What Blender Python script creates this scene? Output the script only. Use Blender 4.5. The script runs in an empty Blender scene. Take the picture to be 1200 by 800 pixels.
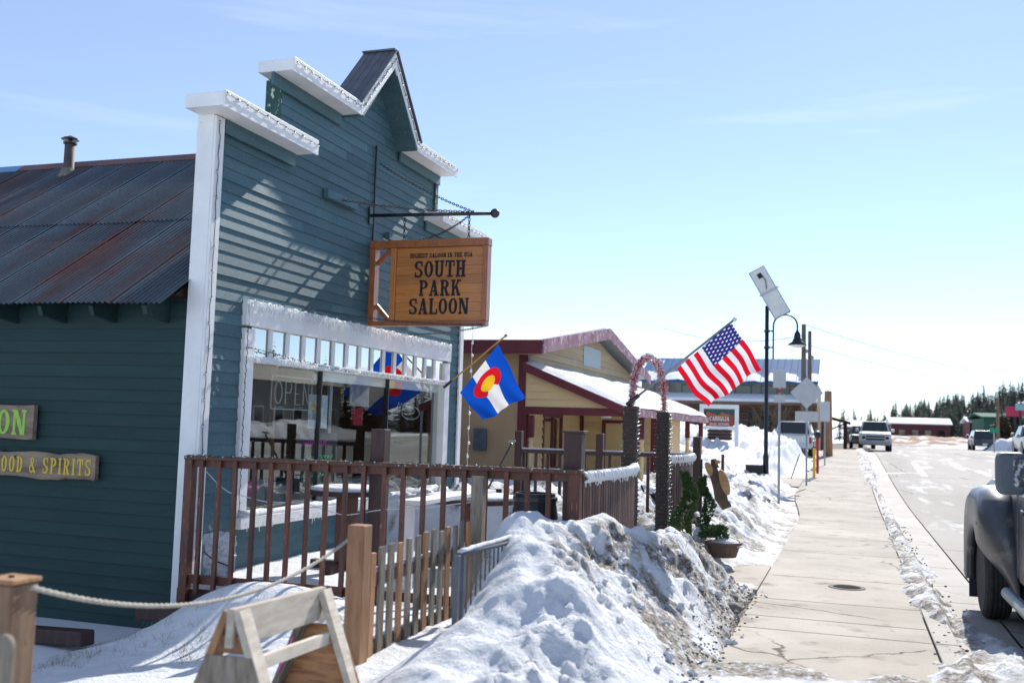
import bpy, bmesh, math, random
import numpy as np
from mathutils import Vector, Matrix, Euler
random.seed(7)
rnd = random.Random(11)
SC = bpy.context.scene
C = SC.collection
PI = math.pi

# ------------------------------------------------------------------ camera
H_CAM = 1.7
MCAM = np.array([[0.94716218, 0.00171314, -0.32075047],
                 [0.31935997, 0.08812718, 0.94352679],
                 [0.02988323, -0.99610776, 0.08292362]]).T      # cols: world axes
_R = MCAM.T                                                     # world = _R @ camdir (x right, y down, z fwd)
cam_d = bpy.data.cameras.new('camera')
cam = bpy.data.objects.new('camera', cam_d)
C.objects.link(cam)
mw = Matrix.Identity(4)
for i in range(3):
    mw[i][0] = _R[i][0]; mw[i][1] = -_R[i][1]; mw[i][2] = -_R[i][2]
mw[0][3] = 0.0; mw[1][3] = 0.0; mw[2][3] = H_CAM
cam.matrix_world = mw
cam_d.sensor_width = 36.0
cam_d.lens = 1167.0 / 1200.0 * 36.0
cam_d.clip_end = 4000.0
cam_d.clip_start = 0.05
cam_d.dof.use_dof = True
cam_d.dof.focus_distance = 12.5
cam_d.dof.aperture_fstop = 1.8
SC.camera = cam

def ray(u, v):
    d = np.array([u - 600.0, v - 400.0, 1167.0]); return _R @ d
def atX(u, v, X):
    d = ray(u, v); t = X / d[0]; return Vector((X, t * d[1], H_CAM + t * d[2]))
def atY(u, v, Y):
    d = ray(u, v); t = Y / d[1]; return Vector((t * d[0], Y, H_CAM + t * d[2]))
def atZ(u, v, Z):
    d = ray(u, v); t = (Z - H_CAM) / d[2]; return Vector((t * d[0], t * d[1], Z))

# ------------------------------------------------------------------ sun, sky, exposure
SUN_EL = math.radians(35.5)
SUN_AZ = math.radians(7.0)          # from +Y (down the street) towards +X
sun_dir = Vector((math.sin(SUN_AZ) * math.cos(SUN_EL), math.cos(SUN_AZ) * math.cos(SUN_EL), math.sin(SUN_EL)))
sl = bpy.data.lights.new('sun', 'SUN'); sl.energy = 4.3; sl.angle = math.radians(0.53); sl.color = (1.0, 0.955, 0.89)
so = bpy.data.objects.new('sun', sl); C.objects.link(so)
so.rotation_euler = sun_dir.to_track_quat('Z', 'Y').to_euler(); so.location = (0, 0, 30)
W = bpy.data.worlds.new('World'); SC.world = W; W.use_nodes = True
nt = W.node_tree; nt.nodes.clear()
wo = nt.nodes.new('ShaderNodeOutputWorld'); bg = nt.nodes.new('ShaderNodeBackground')
sky = nt.nodes.new('ShaderNodeTexSky'); sky.sky_type = 'NISHITA'; sky.sun_disc = False
sky.sun_elevation = SUN_EL; sky.sun_rotation = SUN_AZ
sky.altitude = 3000; sky.air_density = 1.0; sky.dust_density = 0.35; sky.ozone_density = 2.0
bg.inputs[1].default_value = 0.13
tc = nt.nodes.new('ShaderNodeTexCoord'); mp = nt.nodes.new('ShaderNodeMapping')
mp.inputs['Scale'].default_value = (1.2, 1.2, 14.0); mp.inputs['Rotation'].default_value = (0.0, 0.06, 0.0)
cn = nt.nodes.new('ShaderNodeTexNoise'); cn.inputs['Scale'].default_value = 2.2; cn.inputs['Detail'].default_value = 7; cn.inputs['Roughness'].default_value = 0.55
cr = nt.nodes.new('ShaderNodeValToRGB'); cr.color_ramp.elements[0].position = 0.6; cr.color_ramp.elements[1].position = 0.80
cr.color_ramp.elements[0].color = (0, 0, 0, 1); cr.color_ramp.elements[1].color = (0.10, 0.10, 0.10, 1)
mx = nt.nodes.new('ShaderNodeMix'); mx.data_type = 'RGBA'; mx.inputs[7].default_value = (9.0, 9.2, 9.6, 1)
nt.links.new(tc.outputs['Generated'], mp.inputs[0]); nt.links.new(mp.outputs[0], cn.inputs['Vector'])
nt.links.new(cn.outputs[0], cr.inputs[0]); nt.links.new(cr.outputs[0], mx.inputs[0])
veil = nt.nodes.new('ShaderNodeMix'); veil.data_type = 'RGBA'; veil.inputs[0].default_value = 0.19; veil.inputs[7].default_value = (4.9, 5.2, 6.2, 1)   # thin high haze
nt.links.new(sky.outputs[0], veil.inputs[6]); nt.links.new(veil.outputs[2], mx.inputs[6]); nt.links.new(mx.outputs[2], bg.inputs[0]); nt.links.new(bg.outputs[0], wo.inputs[0])
SC.view_settings.view_transform = 'Standard'; SC.view_settings.look = 'None'
SC.view_settings.gamma = 1.0; SC.view_settings.exposure = 0.62; SC.view_settings.use_curve_mapping = False
SC.cycles.max_bounces = 8; SC.cycles.transparent_max_bounces = 16
SC.cycles.use_denoising = True

# ------------------------------------------------------------------ mesh helpers
class MB:
    def __init__(s): s.v = []; s.f = []; s.m = []
    def add(s, vs, fs, mi=0):
        b = len(s.v); s.v.extend([tuple(p) for p in vs]); s.f.extend([tuple(i + b for i in f) for f in fs]); s.m.extend([mi] * len(fs)); return s
    def box(s, x0, x1, y0, y1, z0, z1, mi=0):
        return s.add([(x0,y0,z0),(x1,y0,z0),(x1,y1,z0),(x0,y1,z0),(x0,y0,z1),(x1,y0,z1),(x1,y1,z1),(x0,y1,z1)],
                     [(0,3,2,1),(4,5,6,7),(0,1,5,4),(1,2,6,5),(2,3,7,6),(3,0,4,7)], mi)
    def bar(s, p0, p1, w, h, up=(0,0,1), mi=0, w1=None, h1=None):
        p0 = Vector(p0); p1 = Vector(p1); d = (p1 - p0).normalized(); u = Vector(up)
        sd = d.cross(u)
        if sd.length < 1e-4: sd = d.cross(Vector((0, 1, 0)))
        sd.normalize(); uu = sd.cross(d).normalized()
        w1 = w if w1 is None else w1; h1 = h if h1 is None else h1
        vs = []
        for p, a, b in ((p0, w, h), (p1, w1, h1)):
            for i, j in ((-1,-1),(1,-1),(1,1),(-1,1)): vs.append(p + sd * (i * a / 2) + uu * (j * b / 2))
        return s.add(vs, [(0,1,2,3),(7,6,5,4),(0,4,5,1),(1,5,6,2),(2,6,7,3),(3,7,4,0)], mi)
    def tube(s, pts, r, n=8, mi=0, cap=True):
        pts = [Vector(p) for p in pts]; rs = r if isinstance(r, (list, tuple)) else [r] * len(pts)
        prev = None; rings = []
        for i, p in enumerate(pts):
            d = (pts[min(i + 1, len(pts) - 1)] - pts[max(i - 1, 0)]).normalized()
            if prev is None:
                a = d.cross(Vector((0, 0, 1)))
                if a.length < 1e-3: a = d.cross(Vector((0, 1, 0)))
            else:
                a = prev - d * prev.dot(d)
            a.normalize(); prev = a; b = d.cross(a)
            rings.append([p + (a * math.cos(2*PI*k/n) + b * math.sin(2*PI*k/n)) * rs[i] for k in range(n)])
        vs = [q for rg in rings for q in rg]; fs = []
        for i in range(len(pts) - 1):
            for k in range(n): fs.append((i*n+k, i*n+(k+1)%n, (i+1)*n+(k+1)%n, (i+1)*n+k))
        if cap: fs.append(tuple(range(n))[::-1]); fs.append(tuple((len(pts)-1)*n + k for k in range(n)))
        return s.add(vs, fs, mi)
    def lathe(s, c, prof, n=16, mi=0, axis='Z'):
        c = Vector(c); vs = []; fs = []
        for r, z in prof:
            for k in range(n):
                a = 2*PI*k/n
                q = {'Z': (r*math.cos(a), r*math.sin(a), z), 'X': (z, r*math.cos(a), r*math.sin(a)), 'Y': (r*math.cos(a), z, r*math.sin(a))}[axis]
                vs.append(c + Vector(q))
        for i in range(len(prof) - 1):
            for k in range(n): fs.append((i*n+k, i*n+(k+1)%n, (i+1)*n+(k+1)%n, (i+1)*n+k))
        if prof[0][0] > 1e-5: fs.append(tuple(range(n))[::-1])
        if prof[-1][0] > 1e-5: fs.append(tuple((len(prof)-1)*n + k for k in range(n)))
        return s.add(vs, fs, mi)
    def prism(s, poly, d, mi=0):
        """poly: list of 3D points, extruded by vector d"""
        d = Vector(d); n = len(poly); vs = [Vector(p) for p in poly] + [Vector(p) + d for p in poly]
        fs = [tuple(range(n)), tuple(range(2*n - 1, n - 1, -1))] + [(i, i+n, (i+1)%n + n, (i+1)%n) for i in range(n)]
        return s.add(vs, fs, mi)
    def sphere(s, c, r, n=8, m=6, mi=0, sc=(1,1,1)):
        c = Vector(c); vs = [c + Vector((0,0,-r*sc[2]))]; fs = []
        for i in range(1, m):
            t = PI*i/m
            for k in range(n):
                a = 2*PI*k/n; vs.append(c + Vector((r*sc[0]*math.sin(t)*math.cos(a), r*sc[1]*math.sin(t)*math.sin(a), -r*sc[2]*math.cos(t))))
        vs.append(c + Vector((0,0,r*sc[2])))
        for k in range(n): fs.append((0, 1+(k+1)%n, 1+k))
        for i in range(m-2):
            for k in range(n): fs.append((1+i*n+k, 1+i*n+(k+1)%n, 1+(i+1)*n+(k+1)%n, 1+(i+1)*n+k))
        L = len(vs) - 1
        for k in range(n): fs.append((L, 1+(m-2)*n+k, 1+(m-2)*n+(k+1)%n))
        return s.add(vs, fs, mi)
    def mesh(s, name, mats, off=(0,0,0), smooth=False, fix=True):
        me = bpy.data.meshes.new(name)
        o = Vector(off); me.from_pydata([(p[0]-o.x, p[1]-o.y, p[2]-o.z) for p in s.v], [], s.f)
        for m in (mats if isinstance(mats, (list, tuple)) else [mats]): me.materials.append(m)
        if any(s.m): me.polygons.foreach_set('material_index', s.m)
        if fix:
            bm = bmesh.new(); bm.from_mesh(me); bmesh.ops.recalc_face_normals(bm, faces=bm.faces); bm.to_mesh(me); bm.free()
        if smooth: me.polygons.foreach_set('use_smooth', [True] * len(me.polygons))
        me.update(); return me

def off_of(o):
    v = Vector((0,0,0))
    while o is not None: v += o.location; o = o.parent
    return v
def build(name, mb, mats, parent=None, smooth=False, bevel=0.0, fix=True, label=None, kind=None):
    me = mb.mesh(name, mats, off_of(parent) if parent else (0,0,0), smooth, fix)
    o = bpy.data.objects.new(name, me); C.objects.link(o)
    if parent: o.parent = parent
    if bevel > 0:
        b = o.modifiers.new('bevel', 'BEVEL'); b.width = bevel; b.segments = 2; b.limit_method = 'ANGLE'; b.angle_limit = math.radians(40)
    if label: o['label'] = label
    if kind: o['kind'] = kind
    return o
def put(name, me, parent, loc=(0,0,0), rot=(0,0,0), scale=(1,1,1)):
    o = bpy.data.objects.new(name, me); C.objects.link(o)
    if parent: o.parent = parent; loc = Vector(loc) - off_of(parent)
    o.location = loc; o.rotation_euler = rot; o.scale = scale; return o
def thing(name, label, cat, loc=(0,0,0), group=None):
    o = bpy.data.objects.new(name, None); o.empty_display_size = 0.1; C.objects.link(o); o.location = loc
    o['label'] = label; o['category'] = cat
    if group: o['group'] = group
    return o
def tag(o, label, cat, group=None):
    o['label'] = label; o['category'] = cat
    if group: o['group'] = group
    return o
def struct(name, mb, m, **k):
    o = build(name, mb, m, **k); o['kind'] = 'structure'; return o
def children_of(o): return [c for c in o.children]
def copy_tree(o, parent=None):
    c = o.copy(); C.objects.link(c); c.parent = parent
    for ch in children_of(o): copy_tree(ch, c)
    return c

# ------------------------------------------------------------------ materials
def pmat(name, c1, c2=None, scale=4.0, rough=0.7, bump=0.0, bscale=None, metal=0.0, stretch=(1,1,1), rand=0.0, detail=5.0, lo=0.35, hi=0.65,
         c3=None, c3scale=20.0, c3lo=0.6, c3hi=0.7, world=False, spec=0.5, coat=0.0, bdist=0.01):
    m = bpy.data.materials.new(name); m.use_nodes = True; nt = m.node_tree; N = nt.nodes; L = nt.links
    b = N['Principled BSDF']; b.inputs['Roughness'].default_value = rough; b.inputs['Metallic'].default_value = metal
    b.inputs['Specular IOR Level'].default_value = spec
    if coat: b.inputs['Coat Weight'].default_value = coat
    if world:
        g = N.new('ShaderNodeNewGeometry'); src = g.outputs['Position']
    else:
        t = N.new('ShaderNodeTexCoord'); src = t.outputs['Object']
    oi = N.new('ShaderNodeObjectInfo')
    mpn = N.new('ShaderNodeMapping'); mpn.inputs['Scale'].default_value = stretch
    L.new(src, mpn.inputs[0])
    if not world:
        cx = N.new('ShaderNodeCombineXYZ'); mu = N.new('ShaderNodeMath'); mu.operation = 'MULTIPLY'; mu.inputs[1].default_value = 37.0
        L.new(oi.outputs['Random'], mu.inputs[0]); L.new(mu.outputs[0], cx.inputs[0]); L.new(mu.outputs[0], cx.inputs[1]); L.new(cx.outputs[0], mpn.inputs[1])
    def noise(sc, det=detail, rg=0.6):
        n = N.new('ShaderNodeTexNoise'); n.inputs['Scale'].default_value = sc; n.inputs['Detail'].default_value = det; n.inputs['Roughness'].default_value = rg
        L.new(mpn.outputs[0], n.inputs['Vector']); return n
    def ramp(n, a, c):
        r = N.new('ShaderNodeMapRange'); r.inputs['From Min'].default_value = a; r.inputs['From Max'].default_value = c; L.new(n.outputs[0], r.inputs[0]); return r
    def mix(f, A, B):
        x = N.new('ShaderNodeMix'); x.data_type = 'RGBA'
        L.new(f, x.inputs[0])
        for k, q in ((6, A), (7, B)):
            if isinstance(q, tuple): x.inputs[k].default_value = (*q, 1) if len(q) == 3 else q
            else: L.new(q, x.inputs[k])
        return x.outputs[2]
    col = None
    if c2 is not None:
        r = ramp(noise(scale), lo, hi); col = mix(r.outputs[0], c1, c2)
    if c3 is not None:
        r = ramp(noise(c3scale, 3), c3lo, c3hi); col = mix(r.outputs[0], col if col is not None else c1, c3)
    if rand > 0:
        hv = N.new('ShaderNodeHueSaturation'); mr = N.new('ShaderNodeMapRange')
        mr.inputs['To Min'].default_value = 1 - rand; mr.inputs['To Max'].default_value = 1 + rand
        L.new(oi.outputs['Random'], mr.inputs[0]); L.new(mr.outputs[0], hv.inputs['Value'])
        if col is None: hv.inputs['Color'].default_value = (*c1, 1)
        else: L.new(col, hv.inputs['Color'])
        col = hv.outputs[0]
    if col is None: b.inputs['Base Color'].default_value = (*c1, 1)
    else: L.new(col, b.inputs['Base Color'])
    if bump > 0:
        bn = noise(bscale or scale * 6, 6); bp = N.new('ShaderNodeBump'); bp.inputs['Strength'].default_value = bump; bp.inputs['Distance'].default_value = bdist
        L.new(bn.outputs[0], bp.inputs['Height']); L.new(bp.outputs[0], b.inputs['Normal'])
    return m

MT = {}
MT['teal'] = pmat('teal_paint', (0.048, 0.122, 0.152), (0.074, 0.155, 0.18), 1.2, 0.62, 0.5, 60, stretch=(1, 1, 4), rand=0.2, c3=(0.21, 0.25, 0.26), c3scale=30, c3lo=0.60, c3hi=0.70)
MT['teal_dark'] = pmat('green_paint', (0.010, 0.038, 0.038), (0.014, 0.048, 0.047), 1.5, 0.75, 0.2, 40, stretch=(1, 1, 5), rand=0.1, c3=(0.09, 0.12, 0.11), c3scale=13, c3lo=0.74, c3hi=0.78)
MT['white'] = pmat('white_trim_paint', (0.85, 0.85, 0.84), (0.76, 0.77, 0.77), 3, 0.5, 0.15, 40, c3=(0.45, 0.47, 0.45), c3scale=9, c3lo=0.68, c3hi=0.8)
MT['worn'] = pmat('flaking_paint', (0.03, 0.1, 0.08), (0.02, 0.06, 0.05), 6, 0.7, 0.4, 40, c3=(0.55, 0.6, 0.55), c3scale=18, c3lo=0.56, c3hi=0.6, stretch=(1, 1, .5))
MT['gableroof'] = pmat('gable_roof_boards', (0.07, 0.085, 0.11), (0.11, 0.12, 0.14), 5, 0.6, 0.3, 40, rand=0.1)
MT['rust'] = pmat('rusted_roof_sheet', (0.135, 0.185, 0.225), (0.19, 0.06, 0.048), 0.9, 0.5, 0.25, 30, metal=0.35, stretch=(2.0, 0.45, 0.45), rand=0.18, lo=0.5, hi=0.66, world=True, c3=(0.2, 0.22, 0.24), c3scale=7, c3lo=0.68, c3hi=0.76)
MT['ridge'] = pmat('ridge_cap_red', (0.12, 0.035, 0.03), (0.16, 0.07, 0.06), 3, 0.45, 0.1, metal=0.2)
MT['ridgeblue'] = pmat('ridge_cap_blue', (0.12, 0.28, 0.5), None, rough=0.35, metal=0.2)
MT['brown'] = pmat('red_brown_stain', (0.135, 0.042, 0.022), (0.075, 0.026, 0.018), 3, 0.5, 0.3, 50, stretch=(6, 6, 1), rand=0.3, c3=(0.34, 0.13, 0.05), c3scale=9, c3lo=0.62, c3hi=0.72)
MT['browndk'] = pmat('dark_stain', (0.04, 0.019, 0.017), (0.065, 0.03, 0.026), 3, 0.6, 0.3, 50, stretch=(6, 6, 1), rand=0.2)
MT['grey_wood'] = pmat('weathered_wood', (0.30, 0.26, 0.21), (0.17, 0.135, 0.10), 4, 0.8, 0.5, 60, stretch=(7, 7, 1), rand=0.22, c3=(0.09, 0.07, 0.055), c3scale=8, c3lo=0.66, c3hi=0.74)
MT['tan_wood'] = pmat('tan_post_wood', (0.42, 0.24, 0.12), (0.28, 0.14, 0.07), 3, 0.75, 0.4, 50, stretch=(7, 7, 1), rand=0.15, c3=(0.12, 0.055, 0.03), c3scale=6, c3lo=0.68, c3hi=0.74)
MT['pale_wood'] = pmat('bleached_lumber', (0.62, 0.56, 0.47), (0.44, 0.38, 0.30), 4, 0.8, 0.4, 50, stretch=(5, 1, 5), rand=0.12, c3=(0.2, 0.16, 0.12), c3scale=9, c3lo=0.68, c3hi=0.75)
MT['ply'] = pmat('plywood', (0.50, 0.25, 0.11), (0.30, 0.125, 0.05), 3.5, 0.65, 0.2, 30, stretch=(1.2, 1.2, 7), lo=0.42, hi=0.58)
MT['cedar'] = pmat('orange_cedar', (0.56, 0.22, 0.05), (0.46, 0.155, 0.032), 2.5, 0.42, 0.15, 40, stretch=(1.5, 1.5, 18), rand=0.16, coat=0.3)
MT['cedarframe'] = pmat('cedar_frame', (0.38, 0.125, 0.035), (0.28, 0.085, 0.025), 2.5, 0.4, 0.15, 40, stretch=(8, 8, 2), rand=0.1, coat=0.3)
MT['black'] = pmat('black_paint', (0.012, 0.014, 0.02), None, rough=0.45)
MT['steel'] = pmat('dark_steel', (0.05, 0.055, 0.065), (0.09, 0.08, 0.08), 20, 0.4, 0.1, metal=0.7)
MT['galv'] = pmat('galvanised_steel', (0.33, 0.36, 0.38), (0.25, 0.28, 0.3), 12, 0.45, metal=0.6)
MT['greymetal'] = pmat('grey_painted_rail', (0.07, 0.085, 0.11), (0.10, 0.12, 0.14), 8, 0.5)
MT['rope'] = pmat('rope', (0.52, 0.49, 0.42), (0.38, 0.35, 0.3), 40, 0.9, 0.4, 120)
MT['bulb'] = pmat('white_bulb', (0.9, 0.92, 0.92), None, rough=0.25)
MT['cable'] = pmat('green_cable', (0.012, 0.05, 0.035), None, rough=0.5)
MT['frost'] = pmat('white_icicle_lights', (0.82, 0.85, 0.87), (0.7, 0.74, 0.78), 30, 0.4)
MT['ink'] = pmat('navy_lettering', (0.008, 0.009, 0.018), None, rough=0.7)
MT['yellow_ink'] = pmat('yellow_lettering', (0.75, 0.52, 0.05), (0.62, 0.42, 0.04), 20, 0.6)
MT['lime_ink'] = pmat('lime_lettering', (0.34, 0.62, 0.08), (0.28, 0.52, 0.06), 20, 0.6)
MT['barkwood'] = pmat('live_edge_slab', (0.34, 0.26, 0.18), (0.18, 0.12, 0.09), 2.5, 0.75, 0.4, 40, stretch=(1, 4, 5), c3=(0.07, 0.05, 0.05), c3scale=5, c3lo=0.62, c3hi=0.7)
MT['stucco'] = pmat('tan_stucco', (0.50, 0.325, 0.185), (0.43, 0.28, 0.155), 1.2, 0.9, 0.4, 60)
MT['yellow'] = pmat('straw_siding', (0.78, 0.57, 0.29), (0.7, 0.5, 0.25), 2, 0.7, 0.15, 40, rand=0.07)
MT['straw_grey'] = pmat('faded_siding', (0.60, 0.47, 0.29), (0.46, 0.39, 0.27), 2, 0.8, 0.2, 40, stretch=(1, 1, 4), rand=0.1)
MT['maroon'] = pmat('maroon_trim', (0.125, 0.014, 0.022), (0.155, 0.022, 0.03), 3, 0.5, 0.1)
MT['mauve'] = pmat('faded_maroon', (0.36, 0.21, 0.27), (0.20, 0.075, 0.11), 2.5, 0.75, 0.2, 40, c3=(0.55, 0.43, 0.47), c3scale=6, c3lo=0.55, c3hi=0.65)
MT['glassy_dark'] = pmat('dark_glass', (0.015, 0.02, 0.025), None, rough=0.06, spec=0.8)
MT['tyre'] = pmat('tyre_rubber', (0.022, 0.022, 0.024), (0.04, 0.038, 0.036), 10, 0.8, 0.2)
MT['rim'] = pmat('wheel_rim', (0.35, 0.36, 0.38), None, rough=0.35, metal=0.7)
MT['foliage'] = pmat('evergreen_foliage', (0.035, 0.09, 0.025), (0.09, 0.17, 0.045), 14, 0.75, rand=0.1)
MT['foliage_dk'] = pmat('spruce_foliage', (0.05, 0.08, 0.058), (0.075, 0.11, 0.07), 0.5, 0.85, rand=0.25)
MT['foliage_br'] = pmat('brown_spruce', (0.22, 0.15, 0.07), (0.07, 0.09, 0.04), 0.7, 0.85, rand=0.15)
MT['bark'] = pmat('bark', (0.085, 0.055, 0.04), (0.13, 0.09, 0.065), 6, 0.9, 0.4)
MT['pot'] = pmat('brown_pot', (0.13, 0.085, 0.06), (0.1, 0.065, 0.05), 6, 0.7)
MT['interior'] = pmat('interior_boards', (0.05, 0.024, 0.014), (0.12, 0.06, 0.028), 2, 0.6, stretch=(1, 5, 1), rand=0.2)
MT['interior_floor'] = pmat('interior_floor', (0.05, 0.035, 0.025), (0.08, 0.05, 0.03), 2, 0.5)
MT['paper'] = pmat('poster_paper', (0.6, 0.62, 0.6), (0.35, 0.42, 0.5), 5, 0.6, lo=0.45, hi=0.55, c3=(0.6, 0.4, 0.12), c3scale=7, c3lo=0.6, c3hi=0.62)
MT['board'] = pmat('black_board', (0.015, 0.017, 0.018), None, rough=0.5)
MT['chalk_pink'] = pmat('pink_chalk', (0.8, 0.08, 0.5), None, rough=0.6)
MT['chalk_green'] = pmat('green_chalk', (0.05, 0.7, 0.3), None, rough=0.6)
MT['neon'] = pmat('unlit_neon_tube', (0.5, 0.56, 0.55), None, rough=0.15)
MT['brick_red'] = pmat('red_brick', (0.2, 0.06, 0.04), (0.15, 0.045, 0.035), 3, 0.85, world=True)
MT['log'] = pmat('brown_log_wall', (0.25, 0.16, 0.115), (0.15, 0.09, 0.065), 0.8, 0.85, 0.3, 8, stretch=(1, 1, 6), rand=0.2)
MT['greyboard'] = pmat('grey_boards', (0.2, 0.19, 0.17), (0.27, 0.25, 0.22), 1.5, 0.8, rand=0.12)
MT['blueroof'] = pmat('blue_metal_roof', (0.03, 0.13, 0.31), (0.05, 0.17, 0.37), 0.5, 0.75, metal=0.0, spec=.1, rand=0.05)
MT['greenmetal'] = pmat('green_metal_siding', (0.05, 0.12, 0.09), (0.06, 0.14, 0.1), 1, 0.85, rand=0.08, spec=.1)
MT['hay'] = pmat('dry_brush', (0.26, 0.2, 0.12), (0.18, 0.13, 0.08), 20, 0.9)
MT['concrete_dk'] = pmat('stone', (0.22, 0.2, 0.17), (0.14, 0.125, 0.11), 12, 0.9, 0.5)

def glass_mat(name, tint, k=1.6, base=0.08):
    m = bpy.data.materials.new(name); m.use_nodes = True; nt = m.node_tree; N = nt.nodes; L = nt.links; N.remove(N['Principled BSDF'])
    out = N['Material Output']; tr = N.new('ShaderNodeBsdfTransparent'); tr.inputs[0].default_value = (*tint, 1)
    gl = N.new('ShaderNodeBsdfGlossy'); gl.inputs['Roughness'].default_value = 0.01; gl.inputs[0].default_value = (1, 1, 1, 1)
    fr = N.new('ShaderNodeFresnel'); fr.inputs[0].default_value = 1.5
    mu = N.new('ShaderNodeMath'); mu.operation = 'MULTIPLY_ADD'; mu.use_clamp = True; mu.inputs[1].default_value = k; mu.inputs[2].default_value = base
    mx = N.new('ShaderNodeMixShader'); L.new(fr.outputs[0], mu.inputs[0]); L.new(mu.outputs[0], mx.inputs[0]); L.new(tr.outputs[0], mx.inputs[1]); L.new(gl.outputs[0], mx.inputs[2])
    L.new(mx.outputs[0], out.inputs[0]); return m
MT['glass'] = glass_mat('window_glass', (0.9, 0.93, 0.92), 0.24, 0.008)
MT['glass_clear'] = glass_mat('open_pane_glass', (0.93, 0.95, 0.94), 0.09, 0.0)
MT['glass_sky'] = glass_mat('transom_glass', (0.45, 0.5, 0.5), 2.5, 0.3)

def flag_mat(name, which):
    m = bpy.data.materials.new(name); m.use_nodes = True; nt = m.node_tree; N = nt.nodes; L = nt.links; N.remove(N['Principled BSDF'])
    out = N['Material Output']; uv = N.new('ShaderNodeTexCoord'); sp = N.new('ShaderNodeSeparateXYZ'); L.new(uv.outputs['UV'], sp.inputs[0])
    def ma(op, a, b=None, c=None):
        n = N.new('ShaderNodeMath'); n.operation = op
        for i, q in enumerate((a, b, c)):
            if q is None: continue
            if isinstance(q, (int, float)): n.inputs[i].default_value = q
            else: L.new(q, n.inputs[i])
        return n.outputs[0]
    def mix(f, A, B):
        x = N.new('ShaderNodeMix'); x.data_type = 'RGBA'; L.new(f, x.inputs[0])
        for k, q in ((6, A), (7, B)):
            if isinstance(q, tuple): x.inputs[k].default_value = (*q, 1)
            else: L.new(q, x.inputs[k])
        return x.outputs[2]
    u, v = sp.outputs[0], sp.outputs[1]            # u along the fly, v along the hoist (1 = top)
    if which == 'us':
        st = ma('LESS_THAN', ma('FRACT', ma('MULTIPLY', ma('SUBTRACT', 1.0, v), 6.5)), 0.5)
        col = mix(st, (0.82, 0.82, 0.84), (0.72, 0.012, 0.03))
        can = ma('MULTIPLY', ma('LESS_THAN', u, 0.4), ma('GREATER_THAN', v, 0.4615))
        fu = ma('SUBTRACT', ma('FRACT', ma('MULTIPLY', u, 27.5)), 0.5)
        fv = ma('SUBTRACT', ma('FRACT', ma('MULTIPLY', v, 16.7)), 0.5)
        rr = ma('LESS_THAN', ma('ADD', ma('MULTIPLY', fu, fu), ma('MULTIPLY', fv, fv)), 0.1)
        ck = ma('LESS_THAN', ma('FRACT', ma('MULTIPLY', ma('ADD', ma('FLOOR', ma('MULTIPLY', u, 27.5)), ma('FLOOR', ma('MULTIPLY', v, 16.7))), 0.5)), 0.25)
        star = ma('MULTIPLY', rr, ck)
        cc = mix(star, (0.035, 0.035, 0.2), (0.75, 0.75, 0.8))
        col = mix(can, col, cc)
    else:
        mid = ma('MULTIPLY', ma('GREATER_THAN', v, 0.333), ma('LESS_THAN', v, 0.667))
        col = mix(mid, (0.008, 0.09, 0.55), (0.85, 0.85, 0.85))
        dx = ma('MULTIPLY', ma('SUBTRACT', u, 0.36), 1.45); dy = ma('SUBTRACT', v, 0.5)
        r = ma('SQRT', ma('ADD', ma('MULTIPLY', dx, dx), ma('MULTIPLY', dy, dy)))
        ring = ma('LESS_THAN', r, 0.31); gold = ma('LESS_THAN', r, 0.165)
        mouth = ma('MULTIPLY', ma('GREATER_THAN', dx, 0.0), ma('LESS_THAN', ma('ABSOLUTE', dy), ma('MULTIPLY', dx, 0.55)))
        ring = ma('MULTIPLY', ring, ma('SUBTRACT', 1.0, mouth))
        col = mix(ring, col, (0.75, 0.015, 0.03)); col = mix(gold, col, (0.9, 0.55, 0.03))
    d = N.new('ShaderNodeBsdfDiffuse'); t = N.new('ShaderNodeBsdfTranslucent'); L.new(col, d.inputs[0]); L.new(col, t.inputs[0])
    mx = N.new('ShaderNodeMixShader'); mx.inputs[0].default_value = 0.38; L.new(d.outputs[0], mx.inputs[1]); L.new(t.outputs[0], mx.inputs[2]); L.new(mx.outputs[0], out.inputs[0])
    return m

# corrugated roof: shade painted into the trough colour so the waves stand out
def _trough_shade():
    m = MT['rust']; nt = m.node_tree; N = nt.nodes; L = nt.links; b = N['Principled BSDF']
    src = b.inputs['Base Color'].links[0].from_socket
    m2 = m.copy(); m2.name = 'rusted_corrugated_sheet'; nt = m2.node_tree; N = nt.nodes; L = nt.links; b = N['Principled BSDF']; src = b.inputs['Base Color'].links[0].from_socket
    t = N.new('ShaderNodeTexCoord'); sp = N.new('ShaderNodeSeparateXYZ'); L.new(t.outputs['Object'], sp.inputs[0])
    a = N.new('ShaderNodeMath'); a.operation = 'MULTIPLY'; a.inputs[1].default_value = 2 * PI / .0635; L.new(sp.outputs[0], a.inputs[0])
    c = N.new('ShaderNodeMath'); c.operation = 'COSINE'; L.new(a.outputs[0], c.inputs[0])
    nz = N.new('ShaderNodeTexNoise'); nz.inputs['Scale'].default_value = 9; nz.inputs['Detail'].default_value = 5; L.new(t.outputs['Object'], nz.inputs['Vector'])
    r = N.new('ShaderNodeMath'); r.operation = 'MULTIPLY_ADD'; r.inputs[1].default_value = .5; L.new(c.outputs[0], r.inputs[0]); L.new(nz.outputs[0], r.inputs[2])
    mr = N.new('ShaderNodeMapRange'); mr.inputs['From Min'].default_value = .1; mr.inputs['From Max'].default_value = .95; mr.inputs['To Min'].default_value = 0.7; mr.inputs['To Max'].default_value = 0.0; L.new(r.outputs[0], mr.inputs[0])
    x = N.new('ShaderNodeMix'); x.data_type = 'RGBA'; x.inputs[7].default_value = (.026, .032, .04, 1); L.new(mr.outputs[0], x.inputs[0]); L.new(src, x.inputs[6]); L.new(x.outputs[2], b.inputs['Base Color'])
    MT['rustc'] = m2
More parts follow.
